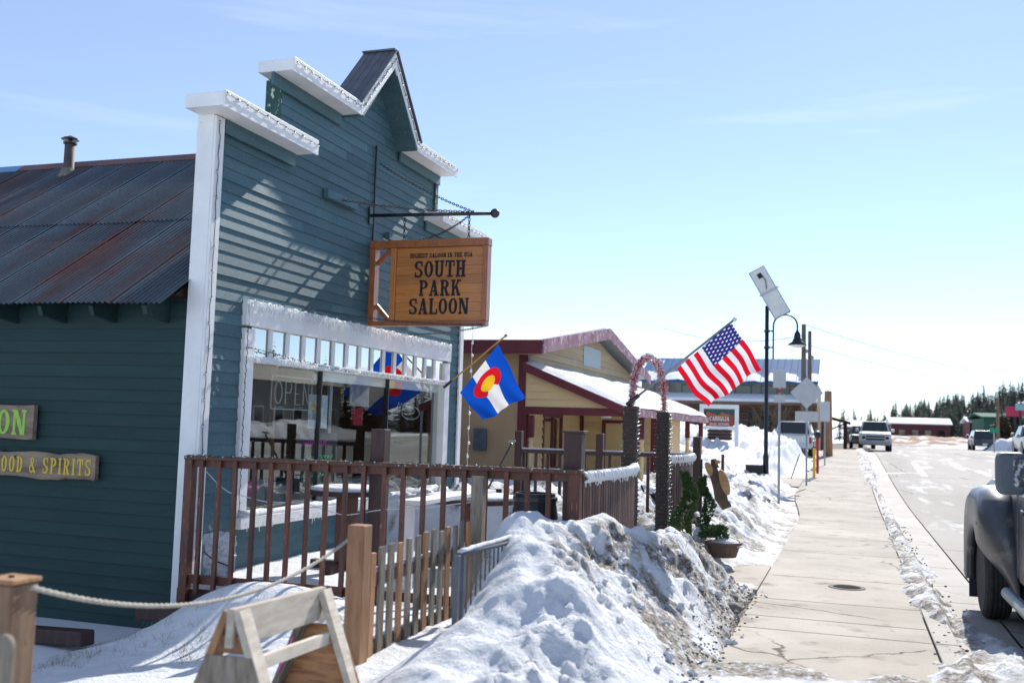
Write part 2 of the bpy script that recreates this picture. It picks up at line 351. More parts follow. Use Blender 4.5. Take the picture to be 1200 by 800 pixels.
_trough_shade()
# ------------------------------------------------------------------ lettering (slab-serif glyphs from strokes)
def R(a, b, c, d): return ('r', a, b, c, d)
def Q(*p): return ('q', p)
def A(*p): return ('a',) + p
SB = .10
GL = {
 'H': (.74, [R(.07,0,.27,1), R(.47,0,.67,1), R(.27,.44,.47,.56), R(0,0,.34,SB), R(.40,0,.74,SB), R(0,1-SB,.34,1), R(.40,1-SB,.74,1)]),
 'O': (.70, [A(.35,.5,.35,.5,.14,.39,0,360)]),
 'S': (.66, [A(.33,.735,.33,.265,.13,.165,40,270), A(.33,.265,.33,.265,.13,.165,-140,90), R(.52,.68,.62,.98), R(.04,.02,.14,.32)]),
 'U': (.74, [R(.07,.3,.27,1), R(.5,.3,.66,1), A(.365,.3,.295,.3,.105,.19,180,360), R(0,1-SB,.34,1), R(.42,1-SB,.74,1)]),
 'T': (.70, [R(.25,0,.45,1), R(0,.88,.7,1), R(0,.66,.09,.88), R(.61,.66,.7,.88), R(.14,0,.56,SB)]),
 'P': (.70, [R(.07,0,.27,1), A(.32,.72,.38,.28,.17,.17,-90,90), R(.27,.89,.33,1), R(.27,.44,.33,.55), R(0,0,.36,SB), R(0,1-SB,.27,1)]),
 'A': (.78, [Q((.06,0),(.18,0),(.43,1),(.31,1)), Q((.48,0),(.72,0),(.48,1),(.28,1)), R(.18,.26,.56,.36), R(0,0,.28,SB), R(.42,0,.78,SB)]),
 'R': (.76, [R(.07,0,.27,1), A(.32,.73,.36,.27,.16,.16,-90,90), R(.27,.89,.33,1), R(.27,.46,.33,.57), Q((.30,.5),(.50,.5),(.72,0),(.50,0)), R(0,0,.34,SB), R(.48,0,.78,SB), R(0,1-SB,.27,1)]),
 'K': (.78, [R(.07,0,.27,1), Q((.27,.36),(.27,.52),(.56,1),(.70,1)), Q((.34,.52),(.48,.66),(.74,0),(.52,0)), R(0,0,.34,SB), R(.46,0,.78,SB), R(0,1-SB,.34,1), R(.46,1-SB,.78,1)]),
 'L': (.66, [R(.07,0,.27,1), R(.27,0,.66,SB), R(.57,SB,.66,.34), R(0,0,.27,SB), R(0,1-SB,.34,1)]),
 'N': (.80, [R(.07,0,.2,1), R(.6,0,.73,1), Q((.07,1),(.29,1),(.73,0),(.51,0)), R(0,0,.28,SB), R(.52,1-SB,.8,1), R(0,1-SB,.25,1)]),
 'I': (.38, [R(.09,0,.29,1), R(0,0,.38,SB), R(0,1-SB,.38,1)]),
 'G': (.72, [A(.35,.5,.35,.5,.14,.39,35,335), R(.46,.02,.66,.44), R(.38,.36,.72,.46)]),
 'E': (.66, [R(.07,0,.27,1), R(.27,0,.64,SB), R(.27,.45,.5,.55), R(.27,1-SB,.64,1), R(.55,0,.64,.32), R(.55,.68,.64,1), R(0,0,.27,SB), R(0,1-SB,.27,1)]),
 'D': (.72, [R(.07,0,.27,1), A(.3,.5,.42,.5,.2,.39,-90,90), R(.27,0,.31,.11), R(.27,.89,.31,1), R(0,0,.27,SB), R(0,1-SB,.27,1)]),
 'F': (.64, [R(.07,0,.27,1), R(.27,1-SB,.62,1), R(.53,.68,.62,1), R(.27,.44,.48,.54), R(0,0,.36,SB), R(0,1-SB,.27,1)]),
 'C': (.68, [A(.35,.5,.35,.5,.14,.39,40,320), R(.55,.66,.65,.98)]),
 '&': (.80, [A(.34,.76,.22,.24,.09,.12,-90,270), A(.3,.27,.3,.27,.14,.16,60,330), Q((.22,.62),(.36,.7),(.80,0),(.6,0))]),
 ' ': (.36, []),
}
def letters(text, origin, ux, uz, un, h, mat, parent, wide=1.0, gap=.10, depth=0.004, centre=True, name='letter'):
    ux = Vector(ux); uz = Vector(uz); un = Vector(un); origin = Vector(origin)
    tot = sum(GL[c][0] * wide + gap for c in text) - gap
    x = -tot / 2 if centre else 0.0
    for ch in text:
        w, prims = GL[ch]; mb = MB()
        for k, p in enumerate(prims):
            dd = un * (depth + k * 0.0007)
            def P3(a, b): return origin + ux * ((x + a * wide) * h) + uz * (b * h)
            if p[0] == 'r': polys = [[(p[1],p[2]),(p[3],p[2]),(p[3],p[4]),(p[1],p[4])]]
            elif p[0] == 'q': polys = [list(p[1])]
            else:
                _, cx, cy, RX, RY, rx, ry, a0, a1 = p; n = max(4, int(abs(a1 - a0) / 22)); polys = []
                for i in range(n):
                    t0 = math.radians(a0 + (a1 - a0) * i / n); t1 = math.radians(a0 + (a1 - a0) * (i + 1) / n)
                    polys.append([(cx+RX*math.cos(t0), cy+RY*math.sin(t0)), (cx+RX*math.cos(t1), cy+RY*math.sin(t1)), (cx+rx*math.cos(t1), cy+ry*math.sin(t1)), (cx+rx*math.cos(t0), cy+ry*math.sin(t0))])
            for po in polys: mb.prism([P3(*q) for q in po], dd)
        if prims: build(name, mb, mat, parent)
        x += w * wide + gap

# ================================================================== TERRAIN
def _hash(ix, iy, s):
    n = (ix.astype(np.int64) * 374761393 + iy.astype(np.int64) * 668265263 + s * 1274126177) & 0x7fffffff
    n = ((n ^ (n >> 13)) * 1103515245) & 0x7fffffff
    n = (n ^ (n >> 16)) * 60493 & 0x7fffffff
    return (n & 0xffff) / 65535.0
def vnoise(x, y, s=0):
    ix = np.floor(x); iy = np.floor(y); fx = x - ix; fy = y - iy
    fx = fx * fx * fx * (fx * (fx * 6 - 15) + 10); fy = fy * fy * fy * (fy * (fy * 6 - 15) + 10)
    a = _hash(ix, iy, s); b = _hash(ix + 1, iy, s); c = _hash(ix, iy + 1, s); d = _hash(ix + 1, iy + 1, s)
    return (a * (1 - fx) + b * fx) * (1 - fy) + (c * (1 - fx) + d * fx) * fy
def fbm(x, y, o=5, s=0, g=0.5, ridged=False):
    x = np.asarray(x, float); y = np.asarray(y, float); t = 0; a = 1; tot = 0
    for k in range(o):
        ca, sa = math.cos(.6 * k + .3), math.sin(.6 * k + .3)
        n = vnoise((x * ca - y * sa) * 2**k + 17.3 * k, (x * sa + y * ca) * 2**k - 9.1 * k, s + k)
        if ridged: n = 1 - np.abs(2 * n - 1)
        t = t + a * n; tot += a; a *= g
    return t / tot
def sm(a, b, x):
    t = np.clip((np.asarray(x, float) - a) / (b - a), 0, 1); return t * t * (3 - 2 * t)
def g_of(y): return 0.78 * sm(24, 64, y)
def gz(y): return float(g_of(y))

CY = [3.0, 5.0, 6.2, 6.9, 7.5, 8.0, 8.35, 8.8, 9.5, 10.2, 10.8, 11.15, 11.5, 12.0]
CX = [-1.95, -1.98, -2.05, -2.14, -2.42, -2.40, -2.15, -1.86, -1.72, -1.68, -1.72, -1.75, -1.75, -1.75]
CZ = [.22, .34, .55, .78, .98, .93, .86, .80, .76, .66, .46, .22, .05, .0]
def snow_h(x, y):
    """height of the snow left of the sidewalk, above z = 0; also returns a dirt weight"""
    g = g_of(y)
    yard = 0.10 + 0.16 * np.minimum(x + 3.1, 0)
    yard = yard + 0.42 * np.exp(-(((x + 5.2) / .75)**2 + ((y - 7.75) / .62)**2)) + .22 * np.exp(-(((x + 4.3) / .6)**2 + ((y - 7.6) / .6)**2))
    yard = yard + 0.05 * (fbm(x * 1.3, y * 1.3, 4, 5) - .5) + .02 * sm(0.55, .8, fbm(x * 5, y * 5, 3, 77))
    deck = sm(8.4, 8.7, y) * (1 - sm(14.6, 15.2, y)) * sm(-6.6, -6.3, x)
    yard = yard * (1 - deck) + deck * (0.06 + .05 * (fbm(x * 2, y * 2, 4, 9) - .4))
    # first snow bank (between the railing and the sidewalk)
    xc = np.interp(y, CY, CX); zc = np.interp(y, CY, CZ)
    xc = xc + .08 * (fbm(y * 1.1, y * 0 + 3, 3, 21) - .5)
    edge = -0.97 + .10 * (fbm(y * 1.7, y * 0, 3, 31) - .5)
    tr = np.clip((x - xc) / np.maximum(edge - xc, .05), 0, 1.0)
    pr = (1 - tr**1.25)**1.15
    wl = np.where(y < 8.38, np.interp(y, [6, 6.8, 7.4, 8], [.75, .62, .5, .6]), 0.42)
    tl = np.clip((xc - x) / wl, 0, 1); pl = (1 - tl * tl)**1.4
    p = np.where(x > xc, pr, pl); base = np.where(x > xc, 0.0, 1.0) * yard
    ends = 1 - sm(10.85, 11.5, y)
    bank = (zc - base * 1.0) * p * ends
    rough = fbm(x * 3.2, y * 3.2, 5, 41, .55) - .5
    rdg = fbm(x * 2.2, y * 2.2, 5, 51, .5, True) - .5
    right = sm(0.0, .35, tr) * (x > xc)
    big = fbm(x * 1.3 + .4 * y, y * 1.1, 4, 43, .5) - .5
    bank = bank + p * ends * sm(.03, .3, zc) * (big * .34 + rough * .10 + rdg * .08 + right * (rdg * .34 + (fbm(x * 4.5, y * 4.5, 5, 61, .62, True) - .55) * .26))
    h = np.where(x > xc, np.maximum(bank, -.2) + (x <= -2.0) * 0, yard + bank)
    left_of_edge = x < edge
    # path from the sidewalk to the gate
    # second bank beyond the path
    py = 12.35 + .45 * sm(-1.9, -1.0, x) * 0 + .5 * sm(-1.6, -.95, x)**2 - .15 * sm(-1.6, -3.2, -x * -1)
    e2 = -0.97 - .5 * sm(18, 30, y) + .16 * (fbm(y * 1.2, y * 0 + 5, 4, 71) - .5)
    s2 = sm(0, .55, y - py) * sm(0, .95, e2 - x)
    b2 = .07 + .26 * sm(0, 1.1, e2 - x) + .22 * sm(1.0, 2.6, e2 - x) + .05 * sm(0, 1, y - py)
    b2 = b2 + .42 * (fbm(x * 1.6, y * 1.3, 5, 81, .55) - .5) + .24 * (fbm(x * 6 + y * 2, y * 4, 4, 91, .6) - .5) + .12 * (fbm(x * 3.4, y * 2.6, 3, 92, .5, True) - .6)
    drive = sm(31.8, 32.6, y) * (1 - sm(35.6, 36.4, y)) * sm(-3.0, -2.3, x)
    b2 = b2 * (1 - drive) - .05 * drive
    pile = sm(36.2, 38.5, y) * (1 - sm(50, 60, y)) * sm(-1.1, -2.6, x) if False else sm(36.3, 39.5, y) * (1 - sm(47.6, 49.4, y) * (1 - .0)) * sm(1.36, 2.5, -x) 
    pile2 = sm(25, 31, y) * (1 - sm(46, 52, y)) * sm(3.0, 4.6, -x) 
    b2 = b2 + pile * (.16 + .34 * sm(41, 45, y) + .55 * (fbm(x * .6, y * .4, 4, 93) - .35)) + pile2 * (.22 + .4 * (fbm(x * .7, y * .5, 4, 95) - .3)) + (pile + pile2) * .42 * (fbm(x * .9, y * .55, 5, 97, .55, True) - .55)
    second = (y > py - .3) & (x > -50)
    h2 = np.where(s2 > 0, -.06 + (b2 + .06) * s2, -.06)
    w = sm(11.6, 12.2, y) * 1.0
    h = np.where(y > 11.95, np.where(x < -2.3, np.maximum(h2, yard * (1 - sm(15, 17, y)) + .15 * sm(12, 15, y)), h2), h)
    gate = sm(-2.6, -2.2, x) * sm(11.2, 11.6, y) * (1 - sm(12.2, 12.5, y))
    h = np.where((y > 11.2) & (y <= 11.95) & (x > -2.3), np.minimum(h, .5 * (1 - sm(11.2, 11.8, y)) - .05), h)
    # foreground snow over the sidewalk and trodden edge
    fg = .035 + .05 * (fbm(x * 2.5, y * 2.5, 4, 101) - .45) + .03 * (fbm(x * 11, y * 11, 3, 103) - .5)
    fgm = 1 - sm(7.45, 7.95, y + .5 * (fbm(x * 3, y * 0, 3, 105) - .5))
    h = np.where(x > edge, np.where(x > e2, 0, 0) + (-.07 + (fg + .07) * fgm), h)
    h = np.where((x > edge - .25) & (x <= edge) & (y < 11.2), np.maximum(h, -.07 + (fg + .07) * fgm), h)
    dirt = np.clip(right * ends * sm(.02, .2, zc) * sm(.44, .58, fbm(x * 1.8, y * 1.8, 5, 111, .6)) * (y < 11.8) * sm(6.2, 7.8, y) * 1.5
                   + sm(.55, .05, np.abs(e2 + .1 - x) * 1.0) * (y > 12) * .9 * fbm(x * 5, y * 5, 4, 113) + (y > 12) * (y < 33) * .95 * sm(.50, .64, fbm(x * 3, y * 2, 4, 114))
                   + sm(.3, .0, np.abs(edge - x)) * (y < 12) * .75 * sm(.4, .6, fbm(x * 6, y * 6, 4, 115)) * sm(6.5, 7.5, y), 0, 1)
    dirt = np.clip(dirt + sm(.42, .0, np.abs(y - 7.95 - .3 * (fbm(x * 3, y * 0, 3, 105) - .5))) * (x > -.9) * sm(.45, .6, fbm(x * 8, y * 8, 4, 117)) * .8, 0, 1)
    return h + g, dirt

def snow_material(name, dirty=True):
    m = bpy.data.materials.new(name); m.use_nodes = True; nt = m.node_tree; N = nt.nodes; L = nt.links
    b = N['Principled BSDF']; b.inputs['Roughness'].default_value = 0.7; b.inputs['Specular IOR Level'].default_value = 0.2
    geo = N.new('ShaderNodeNewGeometry'); att = N.new('ShaderNodeAttribute'); att.attribute_name = 'dirt'
    n1 = N.new('ShaderNodeTexNoise'); n1.inputs['Scale'].default_value = 14; n1.inputs['Detail'].default_value = 8; n1.inputs['Roughness'].default_value = .7; L.new(geo.outputs['Position'], n1.inputs['Vector'])
    n2 = N.new('ShaderNodeTexNoise'); n2.inputs['Scale'].default_value = 2.2; n2.inputs['Detail'].default_value = 6; L.new(geo.outputs['Position'], n2.inputs['Vector'])
    mr = N.new('ShaderNodeMapRange'); mr.inputs['From Min'].default_value = .36; mr.inputs['From Max'].default_value = .52; L.new(n1.outputs[0], mr.inputs[0])
    dd = N.new('ShaderNodeMath'); dd.operation = 'MULTIPLY'; L.new(att.outputs['Fac'], dd.inputs[0]); L.new(mr.outputs[0], dd.inputs[1])
    sp = N.new('ShaderNodeMix'); sp.data_type = 'RGBA'; sp.inputs[6].default_value = (.80, .82, .84, 1); sp.inputs[7].default_value = (.70, .72, .74, 1)
    r2 = N.new('ShaderNodeMapRange'); r2.inputs['From Min'].default_value = .45; r2.inputs['From Max'].default_value = .75; L.new(n2.outputs[0], r2.inputs[0]); L.new(r2.outputs[0], sp.inputs[0])
    br = N.new('ShaderNodeMix'); br.data_type = 'RGBA'; br.inputs[6].default_value = (.33, .29, .24, 1); br.inputs[7].default_value = (.13, .105, .08, 1)
    n3 = N.new('ShaderNodeTexNoise'); n3.inputs['Scale'].default_value = 40; n3.inputs['Detail'].default_value = 4; L.new(geo.outputs['Position'], n3.inputs['Vector'])
    r3 = N.new('ShaderNodeMapRange'); r3.inputs['From Min'].default_value = .4; r3.inputs['From Max'].default_value = .62; L.new(n3.outputs[0], r3.inputs[0]); L.new(r3.outputs[0], br.inputs[0])
    mx = N.new('ShaderNodeMix'); mx.data_type = 'RGBA'; L.new(dd.outputs[0], mx.inputs[0]); L.new(sp.outputs[2], mx.inputs[6]); L.new(br.outputs[2], mx.inputs[7])
    L.new(mx.outputs[2], b.inputs['Base Color'])
    bp = N.new('ShaderNodeBump'); bp.inputs['Strength'].default_value = .8; bp.inputs['Distance'].default_value = .055; L.new(n1.outputs[0], bp.inputs['Height']); L.new(bp.outputs[0], b.inputs['Normal'])
    return m
MT['snow'] = snow_material('old_snow')

def grid_obj(name, xs, ys, hf, mat, kind='structure', smooth=True, drop=None):
    X, Y = np.meshgrid(np.array(xs), np.array(ys)); Z, D = hf(X, Y)
    n, m = X.shape; co = np.stack([X.ravel(), Y.ravel(), Z.ravel()], 1).astype(np.float32)
    idx = np.arange(n * m).reshape(n, m); q = np.stack([idx[:-1,:-1], idx[:-1,1:], idx[1:,1:], idx[1:,:-1]], -1).reshape(-1, 4)
    if drop is not None:
        keep = ~np.all(drop(X, Y, Z).ravel()[q], axis=1); q = q[keep]
    me = bpy.data.meshes.new(name); me.vertices.add(len(co)); me.vertices.foreach_set('co', co.ravel())
    me.loops.add(q.size); me.loops.foreach_set('vertex_index', q.ravel().astype(np.int32))
    me.polygons.add(len(q)); me.polygons.foreach_set('loop_start', np.arange(0, q.size, 4, dtype=np.int32)); me.polygons.foreach_set('loop_total', np.full(len(q), 4, np.int32))
    if smooth: me.polygons.foreach_set('use_smooth', [True] * len(q))
    a = me.attributes.new('dirt', 'FLOAT', 'POINT'); a.data.foreach_set('value', D.ravel().astype(np.float32))
    me.materials.append(mat); me.update(calc_edges=True); me.validate()
    o = bpy.data.objects.new(name, me); C.objects.link(o); o['kind'] = kind; return o
def steps(*segs):
    out = []
    for a, b, s in segs: out += list(np.arange(a, b - 1e-9, s))
    out.append(segs[-1][1]); return out
snow = grid_obj('snow_ground', steps((-24, -14, .8), (-14, -6.6, .16), (-6.6, -3.4, .07), (-3.4, -.7, .028), (-.7, .64, .05)),
                steps((1.0, 4.5, .12), (4.5, 8.6, .028), (8.6, 12.6, .035), (12.6, 18, .06), (18, 30, .12), (30, 60, .3)), snow_h, MT['snow'])

# ---- wide ground beyond and to the right
gmat = pmat('snowy_ground', (0.74, 0.76, 0.78), (0.3, 0.26, 0.2), 0.18, 0.8, 0.3, 6, world=True, lo=0.56, hi=0.66)
def wide_h(x, y):
    base = g_of(y) - .22 - .25 * ((x > -23) & (x < .7) & (y < 59) & (y > 0))
    far = sm(110, 170, y) * sm(20, 70, x)
    hill = 26 * sm(190, 460, y) * sm(-30, 140, x) + 6 * sm(300, 700, y)
    return base + hill + 1.2 * (fbm(x * .02, y * .02, 4, 7) - .5) * sm(130, 200, y), x * 0
ground = grid_obj('ground', steps((-900, -200, 100), (-200, -30, 17), (-30, -24, 3), (-24, .6, 2.46), (.6, 30, 4.9), (30, 200, 8.5), (200, 1200, 100)),
                  steps((-120, 0, 15), (0, 59, 2.95), (59, 120, 6.1), (120, 520, 10), (520, 1500, 98)), wide_h, gmat)

# ---- road, gutter, kerb, sidewalk
roadmat = pmat('worn_concrete_road', (0.31, 0.29, 0.26), (0.42, 0.395, 0.36), 0.35, 0.85, 0.25, 30, world=True, spec=0.15, stretch=(1, .16, 1), c3=(0.62, 0.62, 0.62), c3scale=1.3, c3lo=0.55, c3hi=0.68)
swmat = pmat('sidewalk_concrete', (0.53, 0.485, 0.42), (0.42, 0.38, 0.325), 0.9, 0.9, 0.4, 60, world=True, c3=(0.22, 0.185, 0.145), c3scale=2.6, c3lo=0.58, c3hi=0.78, rand=.07, spec=.15)
swmat2 = pmat('gutter_concrete', (0.30, 0.28, 0.25), (0.38, 0.36, 0.33), 1.2, 0.8, 0.3, 60, world=True, c3=(0.2, 0.17, 0.13), c3scale=3.5, c3lo=0.62, c3hi=0.75)
def add_cracks(m, sc, w, col, dens):
    nt = m.node_tree; N = nt.nodes; L = nt.links; b = N['Principled BSDF']; src = b.inputs['Base Color'].links[0].from_socket
    g_ = N.new('ShaderNodeNewGeometry'); nz = N.new('ShaderNodeTexNoise'); nz.inputs['Scale'].default_value = 3; nz.inputs['Detail'].default_value = 6; L.new(g_.outputs['Position'], nz.inputs['Vector'])
    vm = N.new('ShaderNodeVectorMath'); vm.operation = 'MULTIPLY_ADD'; vm.inputs[1].default_value = (.35, .35, 0); L.new(nz.outputs['Color'], vm.inputs[0]); L.new(g_.outputs['Position'], vm.inputs[2])
    vo = N.new('ShaderNodeTexVoronoi'); vo.feature = 'DISTANCE_TO_EDGE'; vo.inputs['Scale'].default_value = sc; L.new(vm.outputs[0], vo.inputs['Vector'])
    lt = N.new('ShaderNodeMapRange'); lt.inputs['From Min'].default_value = w; lt.inputs['From Max'].default_value = w * .3; L.new(vo.outputs['Distance'], lt.inputs[0])
    n2 = N.new('ShaderNodeTexNoise'); n2.inputs['Scale'].default_value = .45; L.new(g_.outputs['Position'], n2.inputs['Vector'])
    r2 = N.new('ShaderNodeMapRange'); r2.inputs['From Min'].default_value = dens; r2.inputs['From Max'].default_value = dens + .04; L.new(n2.outputs[0], r2.inputs[0])
    mu = N.new('ShaderNodeMath'); mu.operation = 'MULTIPLY'; L.new(lt.outputs[0], mu.inputs[0]); L.new(r2.outputs[0], mu.inputs[1])
    # sparse grit
    n3 = N.new('ShaderNodeTexNoise'); n3.inputs['Scale'].default_value = 70; n3.inputs['Detail'].default_value = 2; L.new(g_.outputs['Position'], n3.inputs['Vector'])
    r3 = N.new('ShaderNodeMapRange'); r3.inputs['From Min'].default_value = .64; r3.inputs['From Max'].default_value = .70; r3.inputs['To Max'].default_value = .55; L.new(n3.outputs[0], r3.inputs[0])
    mm = N.new('ShaderNodeMath'); mm.operation = 'MAXIMUM'; L.new(mu.outputs[0], mm.inputs[0]); L.new(r3.outputs[0], mm.inputs[1])
    x = N.new('ShaderNodeMix'); x.data_type = 'RGBA'; x.inputs[7].default_value = (*col, 1); L.new(mm.outputs[0], x.inputs[0]); L.new(src, x.inputs[6]); L.new(x.outputs[2], b.inputs['Base Color'])
add_cracks(swmat, .38, .006, (.13, .11, .09), .5); add_cracks(swmat2, .5, .007, (.12, .1, .08), .5); add_cracks(roadmat, .16, .006, (.13, .12, .11), .42)
def flat_h(dz):
    return lambda x, y: (g_of(y) + dz, x * 0)
ylist = steps((-60, 0, 10), (0, 24, 3), (24, 66, 1.5), (66, 112, 5))
road = grid_obj('road', [1.44, 5, 10, 16.5], ylist, flat_h(-.10), roadmat)
far_lot = grid_obj('cross_road', [-30, 1.4, 16.5, 60], [112.0, 118, 124], flat_h(-.11), roadmat)
def slab_strip(name, x0, x1, joints, ztop, thick, mat, gap=.018, bev=.007, xtaper=None):
    r = thing(name, '', '', (0, 0, 0)); del r['label']; del r['category']; r['kind'] = 'structure'
    for a, b in zip(joints[:-1], joints[1:]):
        mb = MB(); a2, b2 = a + gap / 2, b - gap / 2
        xa0, xa1 = (x0, x1) if xtaper is None else xtaper(a)
        xb0, xb1 = (x0, x1) if xtaper is None else xtaper(b)
        za, zb = gz(a) + ztop, gz(b) + ztop
        mb.add([(xa0,a2,za-thick),(xa1,a2,za-thick),(xb1,b2,zb-thick),(xb0,b2,zb-thick),(xa0,a2,za),(xa1,a2,za),(xb1,b2,zb),(xb0,b2,zb)],
               [(0,3,2,1),(4,5,6,7),(0,1,5,4),(1,2,6,5),(2,3,7,6),(3,0,4,7)])
        build('slab', mb, mat, r, bevel=bev)
    return r
bedding = grid_obj('sidewalk_bed', [-4.2, -.93, 1.44], ylist, flat_h(-.135), pmat('joint_dirt', (0.12, 0.1, 0.08), None, rough=.95))
jt = [3.0, 5.2, 7.2, 9.1, 9.72, 10.75, 12.52, 15.16] + list(np.arange(17.4, 31, 2.25)) + [32.3, 34.0, 36.0] + list(np.arange(38.2, 66, 2.3)) + [66.0]
def swt(y): return (-.93 - .5 * float(sm(20, 30, y)), .66)
sw = slab_strip('sidewalk', -.93, .66, jt, 0.0, .12, swmat, xtaper=swt)
kb = slab_strip('kerb', .675, .86, [3.0, 6.1, 9.1, 12.1, 15.2, 18.2, 21.3, 24.3, 27.4, 30.4] + list(np.arange(33.5, 66, 3.05)), 0.004, .14, swmat2)
gt = slab_strip('gutter', .87, 1.42, [3.0, 6.1, 9.1, 12.1, 15.2, 18.2, 21.3, 24.3, 27.4, 30.4] + list(np.arange(33.5, 66, 3.05)), -.098, .04, swmat2)
pth = thing('garden_path', '', '', (0, 0, 0)); del pth['label']; del pth['category']; pth['kind'] = 'structure'
for (a, b) in ((-1.9, -.945), (-3.0, -1.915)):
    build('slab', MB().box(a, b, 11.3, 13.3, -.12, -.004), swmat, pth, bevel=.006)
# driveway crossing
dv = thing('driveway', '', '', (0, 0, 0)); del dv['label']; del dv['category']; dv['kind'] = 'structure'
for (a, b) in ((-4.0, -2.6), (-2.585, -1.45)):
    mb = MB(); za, zb = gz(32) - .005, gz(36) - .005
    mb.add([(a,32,za-.1),(b,32,za-.1),(b,36,zb-.1),(a,36,zb-.1),(a,32,za),(b,32,za),(b,36,zb),(a,36,zb)], [(0,3,2,1),(4,5,6,7),(0,1,5,4),(1,2,6,5),(2,3,7,6),(3,0,4,7)])
    build('slab', mb, swmat, dv, bevel=.006)

# painted turn line on the road
pm = pmat('road_paint', (0.78, 0.78, 0.76), (0.6, 0.59, 0.57), 1.5, 0.7, world=True)
pts = []
for (u, v) in ((1053, 530), (1062, 533), (1072, 538), (1081, 543), (1084, 546.5), (1080, 549.5), (1068, 552), (1050, 553.5), (1030, 554.5)):
    z = .2
    for _ in range(12):
        p = atZ(u, v, z); z = gz(p.y) - .09
    pts.append((p.x, p.y))
mb = MB(); vs = []
for i, p in enumerate(pts):
    a = Vector(pts[max(i-1, 0)]); b = Vector(pts[min(i+1, len(pts)-1)]); d = (b - a).normalized(); n = Vector((-d.y, d.x)) * .12
    for q in (Vector(p) + n, Vector(p) - n): vs.append((q.x, q.y, gz(q.y) - .093))
mb.add(vs, [(2*i, 2*i+1, 2*i+3, 2*i+2) for i in range(len(pts) - 1)])
struct('road_marking', mb, pm)

# snow and ice lying along the kerb, in the gutter and round the parked truck
def kerb_snow(x, y):
    g = g_of(y); c = 1.22 - .40 * sm(8.5, 12.5, y) - .10 * sm(26, 34, y)
    w = np.interp(y, [3, 7, 8.6, 10, 13, 17, 22, 27, 31, 40, 66], [1.3, .9, .42, .34, .22, .17, .13, .10, .0, .30, .30])
    n = fbm(x * 3.5, y * 1.6, 5, 201, .6)
    prof = 1 - ((x - c - .10 * (n - .5)) / np.maximum(w, .02))**2
    h = .065 * np.clip(prof, -1, 1) + .26 * (n - .56) + .035 * (fbm(x * 4, y * 9, 5, 203, .6) - .5)
    h = h - .11 * sm(2.3, 3.2, x + .0 * y)
    top = np.where(x < .865, 0.004, -.098)
    bs = .004 - .102 * sm(.84, .92, x)
    d = np.clip(sm(.38, .55, fbm(x * 5, y * 5, 4, 207, .6)) * (1.25 - .8 * sm(.9, 1.15, x)), 0, 1)
    return g + bs + h, d
ks = grid_obj('kerb_snow', steps((.35, 2.6, .032)), steps((3.2, 12, .035), (12, 22, .06), (22, 66, .25)), kerb_snow, MT['snow'], kind='stuff',
              drop=lambda X, Y, Z: (Z < g_of(Y) + np.where(X < .865, 0.004, -.098) - .02))
# thin packed ice streaks out on the road
def ice_h(x, y):
    n = fbm(x * .9, y * .16, 5, 301, .55)
    return g_of(y) - .10 + .05 * (n - .52 - .10 * sm(9, 30, y) * (1 - sm(30, 50, y))), x * 0
# snow berms on the far side
def berm(name, x0, x1, y0, y1, hh, seed, sx=.3, sy=.3):
    def f(x, y):
        ex = sm(x0, x0 + (x1 - x0) * .35, x) * (1 - sm(x1 - (x1 - x0) * .35, x1, x)); ey = sm(y0, y0 + (y1 - y0) * .3, y) * (1 - sm(y1 - (y1 - y0) * .3, y1, y))
        h = hh * ex * ey * (.5 + .9 * fbm(x * .8, y * .8, 5, seed, .55)) - .15
        return g_of(y) - .1 + h, .75 * sm(.5, .65, fbm(x * 1.2, y * 1.2, 4, seed + 5))
    return grid_obj(name, steps((x0, x1, sx)), steps((y0, y1, sy)), f, MT['snow'])
berm('snow_berm', 15.2, 19, 2, 66, 1.3, 401)
berm('snow_berm', 10.6, 15.5, 92, 98, 1.2, 411)
berm('snow_berm', 2.5, 60.0, 104, 110, 1.3, 421)
berm('snow_berm', -40.0, -.2, 68, 100, .7, 431, .6, .6)

# ================================================================== SALOON
FX = -6.27                      # street face of the false front
sal = thing('saloon_building', 'teal clapboard saloon with white false front cornices and rusted metal roof', 'building', (FX, 8.6, 0))
WY0, WY1, WZ0, WZ1 = 9.33, 15.09, 0.62, 2.94
def board(a0, a1, z0, z1, b0=None, b1=None, name='siding_board', mat=None, x=FX, parent=None):
    """lapped clapboard on the street face, from Y a0..a1 at the bottom and b0..b1 at the top"""
    b0 = a0 if b0 is None else b0; b1 = a1 if b1 is None else b1
    t0, t1 = .0185 + rnd.uniform(-.003, .005), .006
    mb = MB().add([(x-.01,a0,z0),(x-.01,a1,z0),(x+t0,a1,z0+rnd.uniform(-.002,.002)),(x+t0,a0,z0+rnd.uniform(-.002,.002)),(x-.01,b0,z1),(x-.01,b1,z1),(x+t1,b1,z1),(x+t1,b0,z1)],
                  [(0,3,2,1),(4,5,6,7),(0,1,5,4),(1,2,6,5),(2,3,7,6),(3,0,4,7)])
    build(name, mb, mat or MT['teal'], parent or sal)
def profile(z):
    if z < 4.90: return (8.62, 15.66)
    if z < 5.72: return (9.8, 14.4)
    if z < 6.62: k = (z - 5.72) / .98; return (11.28 + .84 * k, 12.98 - .84 * k)
    return None
RH = .127; z = -.38
